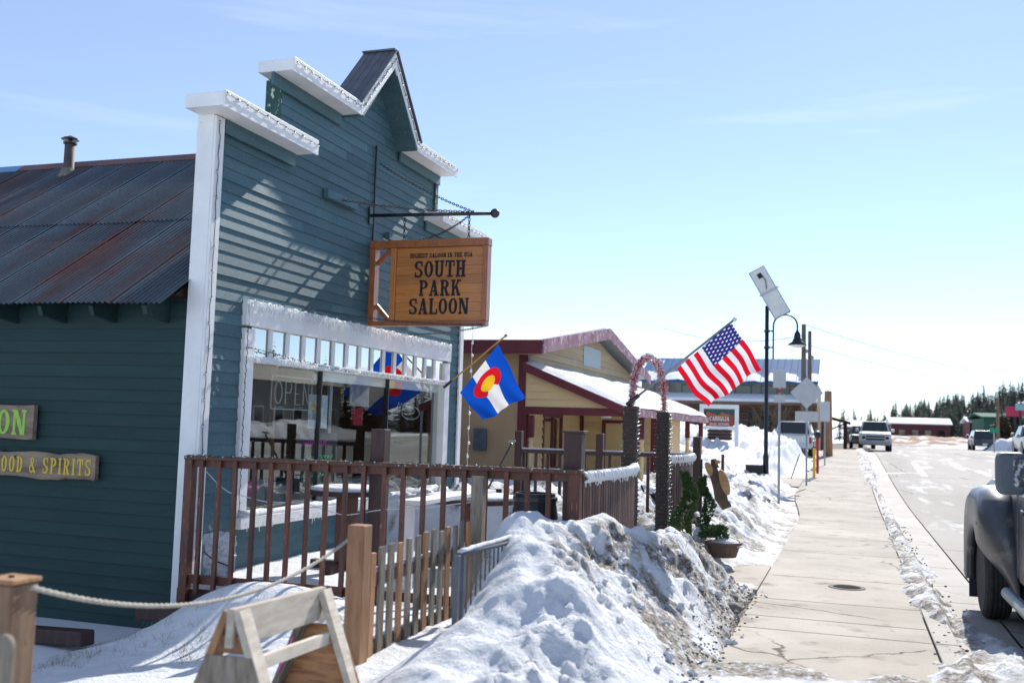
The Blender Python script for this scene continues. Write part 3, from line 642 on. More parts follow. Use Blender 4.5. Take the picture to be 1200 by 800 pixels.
while z < 6.5:
    z1 = z + RH; a = profile(z + .01); b = profile(z1 - .01)
    if a is None: break
    if b is None: b = a
    if z < 4.90 < z1 or z < 5.72 < z1: pass
    if a[0] != b[0] and z < 5.8: b = a if z1 < 5.8 else b
    segs = []
    if z + RH/2 > WZ0 and z + RH/2 < WZ1: segs = [(a[0], WY0 - .002, b[0], WY0 - .002), (WY1 + .002, a[1], WY1 + .002, b[1])]
    else:
        n = max(1, int(round((a[1] - a[0]) / 2.6))); cuts = [a[0]] + sorted(a[0] + (a[1] - a[0]) * (k + rnd.uniform(-.3, .3)) / n for k in range(1, n)) + [a[1]]
        for k in range(n):
            y0, y1 = cuts[k], cuts[k+1]
            segs.append((y0 + (.002 if k else 0), y1 - (.002 if k < n-1 else 0), b[0] if k == 0 else y0 + .002, b[1] if k == n-1 else y1 - .002))
    for s in segs: board(s[0], s[1], z + .002, z1 + .010, s[2], s[3])
    z = z1
# wall core behind the boards (leaves the window open)
mb = MB(); xa, xb = FX - .16, FX - .012
mb.box(xa, xb, 8.6, WY0, -.7, 4.86); mb.box(xa, xb, WY1, 15.68, -.7, 4.86)
mb.box(xa, xb, WY0, WY1, -.7, WZ0); mb.box(xa, xb, WY0, WY1, WZ1, 4.86)
mb.box(xa, xb, 9.8, 14.4, 4.86, 5.66); mb.prism([(xa, 11.2, 5.66), (xa, 13.06, 5.66), (xa, 12.13, 6.68)], (xb - xa, 0, 0))
build('wall', mb, MT['worn'], sal)
# corner boards
mb = MB().box(FX - .175, FX + .028, 8.555, 8.597, -.45, 4.86); build('corner_board', mb, MT['white'], sal, bevel=.004)
mb = MB().box(FX + .03, FX + .062, 8.555, 8.70, -.45, 4.80); build('corner_board', mb, MT['white'], sal, bevel=.004)
mb = MB().box(FX + .03, FX + .06, 15.58, 15.72, -.45, 4.86); build('corner_board', mb, MT['white'], sal, bevel=.004)
mb = MB().box(FX + .02, FX + .05, 14.32, 14.42, 4.98, 5.6); build('corner_board', mb, MT['worn'], sal)
mb = MB().box(FX - .165, FX + .03, 9.765, 9.798, 4.98, 5.6); build('corner_board', mb, MT['worn'], sal)
mb = MB().box(FX + .03, FX + .05, 12.22, 12.245, 3.0, 5.5); build('conduit', mb, MT['black'], sal)
# cornices
CXF = -5.96
def cornice(y0, y1, z0, z1, y0e=None):
    c = build('cornice', MB().box(-6.42, CXF, y0, y1, z0 + .02, z1), MT['white'], sal, bevel=.006)
    build('fascia', MB().box(CXF + .002, CXF + .024, y0 - .004, y1 + .004, z0, z1 + .012), MT['white'], c, bevel=.003)
    build('frieze_board', MB().box(FX + .034, FX + .062, max(y0, 8.72), y1 - .04, z0 - .13, z0 + .018), MT['teal'], c)
    return c
cornice(8.30, 10.16, 4.79, 4.955); cornice(9.56, 11.22, 5.60, 5.755); cornice(12.96, 14.5, 5.60, 5.755)
cornice(13.99, 15.95, 4.79, 4.94)
pL, pT, pR = (11.22, 5.60), (12.12, 6.62), (12.96, 5.60)
g = build('gable', MB().prism([(-6.40, 11.16, 5.66), (-6.40, 12.12, 6.70), (-6.40, 12.12, 6.56), (-6.40, 11.26, 5.60)], (.46, 0, 0)).prism([(-6.40, 13.02, 5.66), (-6.40, 12.12, 6.70), (-6.40, 12.12, 6.56), (-6.40, 12.92, 5.60)], (.46, 0, 0)), MT['teal'], sal)
fasc = MB().prism([(CXF+.002, 11.20, 5.605), (CXF+.002, 11.20, 5.77), (CXF+.002, 12.12, 6.755), (CXF+.002, 12.12, 6.55)], (.024, 0, 0)).prism([(CXF+.002, 12.98, 5.605), (CXF+.002, 12.98, 5.77), (CXF+.002, 12.122, 6.755), (CXF+.002, 12.122, 6.55)], (.024, 0, 0))
build('fascia', fasc, MT['white'], g)
for i in range(5):          # boards on the near slope
    xx0 = -6.42 + i * .104
    build('roof_board', MB().prism([(xx0, 11.15, 5.745), (xx0, 12.10, 6.775), (xx0, 12.10, 6.795), (xx0, 11.15, 5.765)], (.098, 0, 0)), MT['gableroof'], g)
    build('roof_board', MB().prism([(xx0, 13.05, 5.745), (xx0, 12.14, 6.775), (xx0, 12.14, 6.795), (xx0, 13.05, 5.765)], (.098, 0, 0)), MT['gableroof'], g)
build('ridge_board', MB().box(-6.43, CXF + .03, 12.06, 12.18, 6.785, 6.81), MT['gableroof'], g)
# blocks on the wall
build('block', MB().box(FX + .03, FX + .10, 10.85, 11.65, 4.46, 4.57), MT['teal'], sal, bevel=.004)
build('block', MB().box(FX + .03, FX + .10, 12.62, 13.2, 4.26, 4.36), MT['teal'], sal, bevel=.004)
# ---- shop window
win = bpy.data.objects.new('shop_window', None); C.objects.link(win); win.parent = sal
for (q0, q1) in ((WY0 - .06, WY0 + .13), (WY1 - .13, WY1 + .06)): build('jamb', MB().box(FX - .13, FX + .06, q0, q1, WZ0 - .06, 2.66), MT['white'], win, bevel=.004)
build('header_board', MB().box(FX - .12, FX + .075, WY0 - .07, WY1 + .07, 2.69, 2.97), MT['white'], win, bevel=.006)
build('transom_bar', MB().box(FX - .12, FX + .07, WY0 + .135, WY1 - .135, 2.30, 2.37), MT['white'], win, bevel=.004)
build('sill', MB().box(FX - .12, FX + .14, WY0 - .08, WY1 + .08, .50, .62), MT['white'], win, bevel=.004)
ya, yb = WY0 + .135, WY1 - .135; NP = 15
for i in range(NP):
    y0 = ya + (yb - ya) * i / NP; y1 = ya + (yb - ya) * (i + 1) / NP
    build('pane', MB().box(FX + .0, FX + .005, y0 + .002, y1 - .002, 2.372, 2.688), MT['glass_sky'], win)
    if i: build('muntin', MB().box(FX + .007, FX + .03, y0 - .035, y0 + .035, 2.372, 2.688), MT['white'], win, bevel=.003)
gy = [ya, 11.12, 13.05, yb]
for i in range(3):
    build('pane', MB().box(FX - .055, FX - .05, gy[i] + .012, gy[i+1] - .012, .64, 2.298), MT['glass_clear' if i == 1 else 'glass'], win)
    if i: build('mullion', MB().box(FX - .075, FX - .02, gy[i] - .014, gy[i] + .014, .64, 2.298), MT['steel'], win)
build('head_board', MB().box(FX - .16, FX - .07, 11.14, yb, 2.18, 2.298), MT['white'], win)
# icicle lights hanging on the header and transom bar
def fringe(name, y0, y1, z, x, amp, n, seed, parent):
    r = random.Random(seed); mb = MB()
    for i in range(n):
        y = y0 + (y1 - y0) * (i + r.random()) / n; l = amp * (.25 + 1.1 * r.random()**2.2); a = r.uniform(-.02, .02)
        mb.bar((x + r.uniform(0, .02), y, z + r.uniform(-.01, .02)), (x + r.uniform(0, .03), y + a, z - l), .012, .012, (1, 0, 0), w1=.004, h1=.004)
    return build(name, mb, MT['frost'], parent, kind='stuff')
# ---- interior room behind the glass
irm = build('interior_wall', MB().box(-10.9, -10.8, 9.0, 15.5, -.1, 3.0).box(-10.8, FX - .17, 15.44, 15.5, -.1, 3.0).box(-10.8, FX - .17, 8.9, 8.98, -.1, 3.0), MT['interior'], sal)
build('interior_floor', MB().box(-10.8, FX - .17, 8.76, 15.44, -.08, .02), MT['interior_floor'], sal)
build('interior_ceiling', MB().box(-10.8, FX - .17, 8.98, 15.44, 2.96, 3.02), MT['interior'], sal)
for yy, xx, w in ((10.0, -6.9, .10), (10.75, -7.3, .09), (12.0, -7.6, .07)):
    build('interior_post', MB().box(xx, xx + w, yy, yy + w, .02, 3.04), MT['tan_wood'], sal, bevel=.004)
build('interior_post', MB().box(-6.62, -6.58, 11.85, 11.93, .02, 3.04), MT['galv'], sal)
ctr = build('bar_counter', MB().box(-9.3, -8.6, 9.6, 14.4, .02, 1.05), MT['interior'], sal); build('counter_top', MB().box(-9.4, -8.5, 9.5, 14.5, 1.052, 1.1), MT['browndk'], ctr)
bs = build('back_shelf', MB().box(-10.79, -10.5, 9.4, 14.4, 1.3, 1.34).box(-10.79, -10.5, 9.4, 14.4, 1.8, 1.84), MT['interior'], sal)
for k in range(26):
    yy = 9.6 + k * .18; zz = 1.345 if k % 2 else 1.845
    build('bottle', MB().lathe((-10.6, yy, zz), [(.035, 0), (.037, .17), (.012, .22), (.012, .28), (0, .285)], 8), MT[rnd.choice(['glassy_dark', 'frost', 'tan_wood', 'pot'])], bs, smooth=True)
po = build('poster', MB().box(FX - .10, FX - .095, 10.95, 11.42, 1.58, 2.0), MT['paper'], sal)
wb = build('writing_board', MB().box(FX - .125, FX - .11, 10.72, 11.75, .72, 1.52), MT['board'], sal)
r_ = random.Random(3)
def scribble(y0, y1, zc, h, mat):
    mb = MB(); n = int((y1 - y0) / .016); 
    mb.tube([(FX - .104, y0 + (y1 - y0) * i / n, zc + (h * r_.uniform(-1, 1) if i % 5 else -h)) for i in range(n)], .0045, 4)
    build('chalk_writing', mb, mat, wb)
scribble(10.85, 11.5, 1.40, .05, MT['chalk_pink'])
for zc in (1.22, 1.10, .99, .88): scribble(11.0 - r_.random() * .15, 11.45 + r_.random() * .25, zc, .024, MT['chalk_green'])
build('menu_panel', MB().box(-6.95, -6.93, 13.1, 13.7, 1.9, 2.25), MT['paper'], sal); build('red_cloth', MB().box(-6.96, -6.92, 13.2, 13.5, 1.62, 1.88), pmat('red_cloth', (.4, .02, .04)), sal)
build('pink_lamp', MB().lathe((-6.62, 10.05, .74), [(.05, 0), (.06, .05), (.16, .12), (.15, .22), (0, .22)], 14), pmat('pink_plastic', (.55, .02, .2)), sal, smooth=True)
# unlit neon OPEN sign hanging in the left pane
neon = thing('neon_sign', 'unlit rectangular neon open sign behind the left window pane', 'neon sign', (FX - .12, 10.6, 1.95))
def neon_path(pts, r=.007): return MB().tube([(FX - .115, p[0], p[1]) for p in pts], r, 6)
def rr(y0, y1, z0, z1, c=.03):
    P = []
    for (cy, cz, a) in ((y1-c, z1-c, 0), (y0+c, z1-c, 90), (y0+c, z0+c, 180), (y1-c, z0+c, 270)):
        for k in range(4): t = math.radians(a + k * 30); P.append((cy + c*math.cos(t), cz + c*math.sin(t)))
    return P + [P[0]]
build('neon_border', neon_path(rr(10.12, 11.04, 1.80, 2.19)), MT['neon'], neon, smooth=True)
build('neon_letter', neon_path([(10.27+.08*math.cos(t*PI/8), 1.995+.13*math.sin(t*PI/8)) for t in range(17)]), MT['neon'], neon, smooth=True)
build('neon_letter', neon_path([(10.43, 1.86), (10.43, 2.13), (10.53, 2.13), (10.57, 2.07), (10.53, 2.0), (10.43, 2.0)]), MT['neon'], neon, smooth=True)
build('neon_letter', neon_path([(10.77, 2.13), (10.65, 2.13), (10.65, 1.995), (10.75, 1.995), (10.65, 1.99), (10.65, 1.86), (10.77, 1.86)]), MT['neon'], neon, smooth=True)
build('neon_letter', neon_path([(10.84, 1.86), (10.84, 2.13), (10.96, 1.86), (10.96, 2.13)]), MT['neon'], neon, smooth=True)
n2 = thing('neon_sign', 'unlit oval neon beer sign behind the right window pane', 'neon sign', (FX - .12, 14.0, 1.85))
build('neon_border', neon_path([(14.05 + .33*math.cos(t*PI/10), 1.83 + .10*math.sin(t*PI/10)) for t in range(21)]), MT['neon'], n2, smooth=True)
build('neon_border', neon_path([(13.95 + .24*math.cos(t*PI/10), 1.86 + .055*math.sin(t*PI/10)) for t in range(21)]), MT['neon'], n2, smooth=True)
build('neon_letter', neon_path([(13.55 + .05*k, 1.93 + (.05 if k % 2 else -.04)) for k in range(9)]), MT['neon'], n2, smooth=True)
# ---- side wall (faces the camera)
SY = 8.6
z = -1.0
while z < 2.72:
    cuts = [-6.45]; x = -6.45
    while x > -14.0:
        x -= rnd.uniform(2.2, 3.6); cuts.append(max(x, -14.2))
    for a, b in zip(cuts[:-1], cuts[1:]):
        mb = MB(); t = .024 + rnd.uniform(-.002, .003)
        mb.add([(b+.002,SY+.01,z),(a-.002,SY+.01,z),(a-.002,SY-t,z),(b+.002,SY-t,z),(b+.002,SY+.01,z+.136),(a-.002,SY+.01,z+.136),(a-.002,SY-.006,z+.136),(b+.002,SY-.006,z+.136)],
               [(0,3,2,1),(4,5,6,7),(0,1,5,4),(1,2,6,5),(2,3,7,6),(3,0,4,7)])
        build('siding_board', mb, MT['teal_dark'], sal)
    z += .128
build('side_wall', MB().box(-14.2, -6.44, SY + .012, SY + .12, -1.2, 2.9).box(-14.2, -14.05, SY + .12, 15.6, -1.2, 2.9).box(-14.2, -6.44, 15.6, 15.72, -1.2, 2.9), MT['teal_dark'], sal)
# ---- rusted corrugated roof
EY, EZ, RY, RZ = 8.14, 2.80, 12.15, 5.50
SLx = Vector((0, RY - EY, RZ - EZ)); SLn = SLx.normalized(); NRM = Vector((0, -SLn.z, SLn.y))
LEN = SLx.length
def corr_mesh(w, l, pitch=.0635, amp=.0105, seg=6, rows=3):
    n = int(round(w / pitch)) * seg; vs = []; fs = []
    for j in range(rows + 1):
        for i in range(n + 1): vs.append((-w * i / n, 0, 0) if False else (w * i / n, l * j / rows, amp * math.cos(2 * PI * i / seg)))
    for j in range(rows):
        for i in range(n): a = j * (n + 1) + i; fs.append((a, a + 1, a + n + 2, a + n + 1))
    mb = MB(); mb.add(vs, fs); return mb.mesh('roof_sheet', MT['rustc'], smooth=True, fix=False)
rot = math.atan2(RZ - EZ, RY - EY)
SW = .635; L1 = 2.35; L2 = LEN - L1 + .12
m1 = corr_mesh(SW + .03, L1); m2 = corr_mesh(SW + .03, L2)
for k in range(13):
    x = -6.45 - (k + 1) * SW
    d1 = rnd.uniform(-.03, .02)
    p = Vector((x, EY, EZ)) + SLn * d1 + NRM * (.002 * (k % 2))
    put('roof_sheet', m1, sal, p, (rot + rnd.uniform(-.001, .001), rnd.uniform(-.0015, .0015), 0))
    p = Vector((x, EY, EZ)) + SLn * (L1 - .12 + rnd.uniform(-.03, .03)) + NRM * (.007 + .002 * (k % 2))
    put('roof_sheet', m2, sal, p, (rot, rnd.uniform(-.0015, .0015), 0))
build('back_roof', MB().prism([(-14.7, RY, RZ - .02), (-14.7, 16.1, 2.85), (-14.7, 16.1, 2.80), (-14.7, RY, RZ - .07)], (8.26, 0, 0)), MT['rust'], sal)
def ridge_cap(x0, x1, mat):
    build('ridge_cap', MB().prism([(x0, RY - .17, RZ - .085), (x0, RY - .03, RZ + .035), (x0, RY + .03, RZ + .035), (x0, RY + .17, RZ - .085), (x0, RY + .16, RZ - .10), (x0, RY, RZ + .015), (x0, RY - .16, RZ - .10)], (x1 - x0, 0, 0)), mat, sal)
ridge_cap(-9.9, -6.44, MT['ridge']); ridge_cap(-12.33, -9.91, MT['ridge']); ridge_cap(-14.7, -12.34, MT['ridgeblue'])
build('roof_deck', MB().prism([(-14.6, EY + .3, EZ + .12), (-14.6, RY, RZ - .08), (-14.6, 15.7, 2.95), (-14.6, 15.6, 2.84), (-14.6, RY, RZ - .16), (-14.6, EY + .45, EZ + .10)], (8.1, 0, 0)), MT['browndk'], sal)
for k in range(18):
    x = -6.72 - k * .66
    if x < -14: break
    build('rafter_end', MB().prism([(x, EY + .06, EZ - .02), (x, SY - .03, EZ - .02 + .26), (x, SY - .03, EZ - .16), (x, EY + .10, EZ - .11)], (.05, 0, 0)), MT['teal_dark'], sal)
# vent pipe
vp = build('vent_pipe', MB().lathe((-11.17, 11.82, 5.22), [(.085, 0), (.09, .08), (.078, .10), (.076, .50), (.074, .50)], 14), pmat('sooty_pipe', (.07, .05, .05), (.12, .1, .1), 5, .7), sal, smooth=True)
build('flashing', MB().lathe((-11.17, 11.82, 5.14), [(.19, 0), (.12, .12), (.092, .2), (.084, .2)], 12), MT['concrete_dk'], vp, smooth=True)
build('vent_cap', MB().lathe((-11.17, 11.82, 5.72), [(.03, 0), (.03, .06), (.135, .065), (.13, .08), (0, .135)], 8), MT['steel'], vp)
build('flue_rim', MB().lathe((-11.17, 11.82, 5.72), [(.10, 0), (.10, .025), (.085, .025), (.085, 0)], 14), MT['steel'], vp)

# ---- bracket pole with ball and stay chains
def chain(mb, p0, p1, sag=0.0, link=.045, r=.0055):
    p0 = Vector(p0); p1 = Vector(p1); L = (p1 - p0).length; n = max(2, int(L / (link * .74)))
    for i in range(n):
        t0 = i / n; t = (i + .5) / n
        f = lambda q: p0.lerp(p1, q) - Vector((0, 0, sag * 4 * q * (1 - q)))
        a, b = f(t0), f((i + 1) / n); d = (b - a).normalized(); s1 = d.cross(Vector((0, 0, 1)))
        if s1.length < .1: s1 = d.cross(Vector((0, 1, 0)))
        s1.normalize(); s2 = d.cross(s1); w = s1 if i % 2 else s2; c = (a + b) / 2
        mb.tube([c + d * (link * .5 * math.cos(2*PI*k/8)) + w * (link * .3 * math.sin(2*PI*k/8)) for k in range(9)], r, 4, cap=False)
    return mb
SGY = 12.15
pole = thing('sign_bracket', 'dark steel pole with ball tip and stay chains above the hanging sign', 'bracket', (FX + .05, SGY, 4.47))
build('rod', MB().tube([(FX + .03, SGY, 4.50), (-4.47, SGY, 4.46)], .024, 10), MT['steel'], pole, smooth=True)
build('ball', MB().sphere((-4.42, SGY, 4.46), .062, 14, 10), MT['steel'], pole, smooth=True)
build('wall_plate', MB().box(FX + .03, FX + .045, SGY - .05, SGY + .05, 4.38, 4.62), MT['steel'], pole)
tip = (-4.72, SGY, 4.49)
build('stay_chain', chain(MB(), (FX + .04, 12.35, 5.28), tip, .05), MT['steel'], pole)
build('stay_chain', chain(MB(), (FX + .10, 11.2, 4.50), tip, .03), MT['steel'], pole)
build('stay_chain', chain(MB(), (FX + .10, 13.0, 4.30), tip, .12), MT['steel'], pole)
sg = thing('hanging_sign', 'orange cedar hanging sign with dark South Park Saloon lettering', 'sign', (-5.4, SGY, 4.13))
X0, X1, Z0s, Z1s = -6.19, -4.47, 2.97, 4.13
build('top_beam', MB().box(X0, X1, SGY - .075, SGY + .075, Z1s - .10, Z1s), MT['cedarframe'], sg, bevel=.006)
build('bottom_beam', MB().box(X0 + .01, X1 - .01, SGY - .065, SGY + .065, Z0s, Z0s + .065), MT['cedarframe'], sg, bevel=.006)
build('side_post', MB().box(X0, X0 + .085, SGY - .07, SGY + .07, Z0s + .067, Z1s - .102), MT['cedarframe'], sg, bevel=.006)
build('side_post', MB().box(X1 - .075, X1 - .005, SGY - .07, SGY + .07, Z0s + .067, Z1s - .102), MT['cedarframe'], sg, bevel=.006)
build('side_post', MB().box(-5.88, -5.80, SGY - .06, SGY + .06, Z0s + .067, Z1s - .102), MT['cedar'], sg, bevel=.006)
build('brace', MB().bar((X0 + .09, SGY, 3.82), (-5.90, SGY, 4.02), .06, .05, (0, 1, 0)), MT['cedarframe'], sg, bevel=.004)
build('brace', MB().bar((X0 + .09, SGY, 3.26), (-5.90, SGY, 3.05), .06, .05, (0, 1, 0)), MT['cedarframe'], sg, bevel=.004)
nz = 8; pz0, pz1 = Z0s + .07, Z1s - .105
for k in range(nz):
    a = pz0 + (pz1 - pz0) * k / nz; b = pz0 + (pz1 - pz0) * (k + 1) / nz
    build('plank', MB().box(-5.797, X1 - .078, SGY - .028, SGY + .028, a + .001, b - .001), MT['cedar'], sg, bevel=.0025)
fy = SGY - .0295; cxs = (-5.80 + X1 - .08) / 2 + .02
letters('HIGHEST SALOON IN THE USA', (cxs, fy, 3.885), (1,0,0), (0,0,1), (0,-1,0), .062, MT['ink'], sg, wide=.78, gap=.09)
letters('SOUTH', (cxs - .01, fy, 3.62), (1,0,0), (0,0,1), (0,-1,0), .225, MT['ink'], sg, wide=.82, gap=.09)
letters('PARK', (cxs, fy, 3.37), (1,0,0), (0,0,1), (0,-1,0), .215, MT['ink'], sg, wide=.82, gap=.10)
letters('SALOON', (cxs - .01, fy, 3.125), (1,0,0), (0,0,1), (0,-1,0), .215, MT['ink'], sg, wide=.82, gap=.09)
for xx in (-5.72, -4.78):
    build('hanger_chain', chain(MB(), (xx, SGY, 4.45), (xx, SGY, 4.135), 0, .05, .006), MT['steel'], sg)
build('guy_chain', chain(MB(), (X1 - .05, SGY - .08, 2.98), (FX + .08, 10.4, 3.02), .06, .04, .004), MT['steel'], sg)
build('guy_chain', chain(MB(), (X1 - .05, SGY + .08, 2.98), (FX + .08, 13.4, 2.98), .03, .04, .004), MT['steel'], sg)

# ---- wooden signs on the side wall
def slab_board(name, x0, x1, z0, z1, wav, seed, label, parent_label=None):
    r = random.Random(seed); t = thing(name, label, 'sign', (x1, SY - .03, (z0 + z1) / 2)); n = 26
    top = [(x0 + (x1 - x0) * i / n, z1 + wav * math.sin(i * .9 + seed) + r.uniform(-.5, .5) * wav) for i in range(n + 1)]
    bot = [(x0 + (x1 - x0) * i / n, z0 + wav * math.sin(i * .7 + 2 * seed) + r.uniform(-.5, .5) * wav) for i in range(n + 1)]
    mb = MB(); yf, yb_ = SY - .105, SY - .045
    for i in range(n):
        mb.add([(top[i][0], yf, top[i][1]), (top[i+1][0], yf, top[i+1][1]), (bot[i+1][0], yf, bot[i+1][1]), (bot[i][0], yf, bot[i][1]),
                (top[i][0], yb_, top[i][1]), (top[i+1][0], yb_, top[i+1][1]), (bot[i+1][0], yb_, bot[i+1][1]), (bot[i][0], yb_, bot[i][1])],
               [(0,1,2,3), (7,6,5,4), (0,4,5,1), (3,2,6,7)] + ([(0,3,7,4)] if i == 0 else []) + ([(1,5,6,2)] if i == n-1 else []))
    build('slab', mb, MT['barkwood'], t, bevel=.006)
    build('standoff', MB().box(x1 - .12, x1 - .05, SY - .044, SY - .022, z0 + .03, z1 - .03), MT['black'], t)
    return t
s1 = slab_board('wooden_sign', -10.9, -8.27, 1.385, 1.75, .004, 3, 'upper wooden sign with lime green saloon letters on the dark side wall')
letters('SALOON', (-8.36 - (sum(GL[c][0] * .9 + .12 for c in 'SALOON') - .12) * .135, SY - .106, 1.43), (1,0,0), (0,0,1), (0,-1,0), .27, MT['lime_ink'], s1, wide=.9, gap=.12)
s2 = slab_board('wooden_sign', -9.9, -7.42, .985, 1.255, .012, 5, 'lower live edge wooden sign with yellow food and spirits letters')
tw = sum(GL[c][0] * .66 + .15 for c in 'FOOD & SPIRITS') - .15
letters('FOOD & SPIRITS', (-7.47 - tw * .17 / 2, SY - .106, 1.035), (1,0,0), (0,0,1), (0,-1,0), .17, MT['yellow_ink'], s2, wide=.66, gap=.15)

# ================================================================== DECK RAILING, GATE, FENCES
RYY = 8.4; RX0, RX1 = -6.18, -2.20; RZT = 1.31
rail = thing('deck_railing', 'red brown wooden railing in front of the saloon window between two tall posts', 'railing', (RX0, RYY, 0))
def rz(x): return 1.28 + .03 * (x - RX0) / (RX1 - RX0)
build('top_rail', MB().bar((RX0 - .04, RYY, rz(RX0) + .0), (RX1 + .02, RYY, rz(RX1)), .11, .038), MT['brown'], rail, bevel=.004)
build('sub_rail', MB().bar((RX0, RYY + .01, rz(RX0) - .055), (RX1, RYY + .01, rz(RX1) - .055), .035, .07), MT['brown'], rail, bevel=.003)
build('bottom_rail', MB().bar((RX0, RYY + .02, .10), (RX1, RYY + .02, .12), .038, .085), MT['brown'], rail, bevel=.003)
nb = 20
for k in range(nb):
    x = RX0 + .16 + .197 * k + rnd.uniform(-.008, .008)
    if x > RX1 - .05: break
    build('baluster', MB().bar((x, RYY - .03, -.03), (x + rnd.uniform(-.008, .008), RYY - .03, rz(x) - .02), .042, .036, (0, 1, 0)), MT['brown'], rail, bevel=.002)
build('post', MB().bar((RX0 - .0, RYY + .01, -.12), (RX0, RYY + .01, 1.27), .09, .09, (0, 1, 0)), MT['brown'], rail, bevel=.004)
build('skirt_board', MB().box(RX0 - .1, RX1, RYY + .03, RYY + .07, -.35, .0), MT['browndk'], rail)
build('tall_post', MB().box(-4.24, -4.10, RYY + .05, RYY + .19, -.05, 1.62), MT['browndk'], rail, bevel=.006)
bp_ = build('tall_post', MB().box(-2.36, -2.20, RYY + .03, RYY + .17, -.05, 1.64), MT['browndk'], rail, bevel=.004)
build('post_cap', MB().box(-2.38, -2.18, RYY + .01, RYY + .19, 1.642, 1.662), MT['browndk'], bp_, bevel=.003)
build('rough_post', MB().box(-3.13, -3.02, RYY - .19, RYY - .09, -.05, 1.24), MT['grey_wood'], rail, bevel=.006)
build('end_post', MB().bar((RX1 - .03, RYY - .01, 0), (RX1 - .03, RYY - .01, 1.29), .09, .09, (0, 1, 0)), MT['brown'], rail, bevel=.004)

def curved_screen(label, pts, ztops, n, zb, lights_label):
    """slatted screen bending along the plan polyline pts"""
    P = [Vector((p[0], p[1], 0)) for p in pts]
    def ev(t):
        t *= len(P) - 1; i = min(int(t), len(P) - 2); f = t - i
        p0 = P[max(i-1, 0)]; p1 = P[i]; p2 = P[i+1]; p3 = P[min(i+2, len(P)-1)]
        return .5 * ((2*p1) + (p2 - p0) * f + (2*p0 - 5*p1 + 4*p2 - p3) * f*f + (3*p1 - p0 - 3*p2 + p3) * f**3)
    t_ = thing('slatted_screen', label, 'screen', (P[0].x, P[0].y, 0))
    for k in range(n):
        a = ev(k / n + .0015); b = ev((k + .86) / n); zt = ztops[0] + (ztops[1] - ztops[0]) * k / n
        build('slat', MB().bar(a.lerp(b, .5) + Vector((0, 0, zb)), a.lerp(b, .5) + Vector((0, 0, zt + rnd.uniform(-.01, .01))), (b - a).length, .018, (b - a).normalized().cross(Vector((0, 0, 1)))), MT['brown' if k % 3 == 0 else 'browndk'], t_)
    for zz in (zb + .15, ztops[0] - .12):
        build('rail', MB().tube([ev(i / 14) + Vector((-.03, 0, zz + (ztops[1] - ztops[0]) * i / 14)) for i in range(15)], .022, 4), MT['browndk'], t_)
    # white rope lights wound round the top
    hel = []; N = n * 16
    for i in range(N + 1):
        t = i / N; c = ev(t) + Vector((0, 0, ztops[0] + (ztops[1] - ztops[0]) * t - .01)); tg = (ev(min(t + .01, 1)) - ev(max(t - .01, 0))).normalized(); s_ = tg.cross(Vector((0, 0, 1)))
        a = t * n * 1.0 * 2 * PI; hel.append(c + s_ * .048 * math.cos(a) + Vector((0, 0, .042 * math.sin(a))))
    g_ = thing('rope_lights', lights_label, 'string lights', tuple(hel[0]))
    build('light_rope', MB().tube(hel, .0125, 5), MT['frost'], g_, smooth=True)
    hb = MB()
    for k in range(int(n * 1.2)):
        t = rnd.random(); c = ev(t); zt = ztops[0] + (ztops[1] - ztops[0]) * t - .04; s_ = Vector((rnd.uniform(.02, .05), -.03, 0))
        hb.bar(c + s_ + Vector((0, 0, zt)), c + s_ + Vector((rnd.uniform(-.01, .01), 0, zt - rnd.uniform(.01, .06))), .007, .007, (0, 1, 0))
    build('light_drop', hb, MT['frost'], g_, kind='stuff')
    return t_
curved_screen('long curved screen of narrow dark brown slats left of the gate', [(-2.19, 8.46), (-2.15, 9.1), (-2.13, 9.8), (-2.17, 10.5), (-2.30, 11.2)], (1.27, 1.27), 34, .1, 'white rope lights wound along the long slatted screen left of the gate')
curved_screen('short slatted brown screen right of the gate behind the small evergreens', [(-2.16, 12.6), (-2.06, 13.1), (-2.05, 13.7), (-2.12, 14.4)], (1.33, 1.33), 20, .1, 'white rope lights wound along the short slatted screen right of the gate')
gatep = []
for (x, y, zt, lb) in ((-2.37, 11.32, 1.95, 'dark gate post wrapped in fairy lights left of the opening'), (-2.19, 12.42, 1.91, 'dark gate post wrapped in fairy lights right of the opening')):
    t = thing('gate_post', lb, 'post', (x, y, 0), 'gate posts under the tinsel arch')
    build('shaft', MB().box(x - .075, x + .075, y - .075, y + .075, -.05, zt), MT['browndk'], t, bevel=.006)
    mb = MB(); pts = []; r_ = random.Random(int(y * 10))
    for i in range(420):
        a = i * .55; z = .25 + (zt - .25) * i / 420; rr_ = .098 + r_.uniform(-.004, .014); c_, s_ = math.cos(a), math.sin(a); m_ = max(abs(c_), abs(s_)); pts.append((x + rr_ * c_ / m_ * .86, y + rr_ * s_ / m_ * .86, z + r_.uniform(-.01, .01)))
    mb.tube(pts, .0055, 4); build('light_cable', mb, MT['cable'], t)
    mb = MB()
    for p in pts[::3]:
        d = Vector((p[0] - x, p[1] - y, 0)).normalized(); q = Vector(p) + d * .018; mb.sphere(q, .0055, 5, 4)
    build('bulb', mb, pmat('fairy_bulb', (.22, .12, .08), (.4, .38, .35), 30, .3), t, kind='stuff')
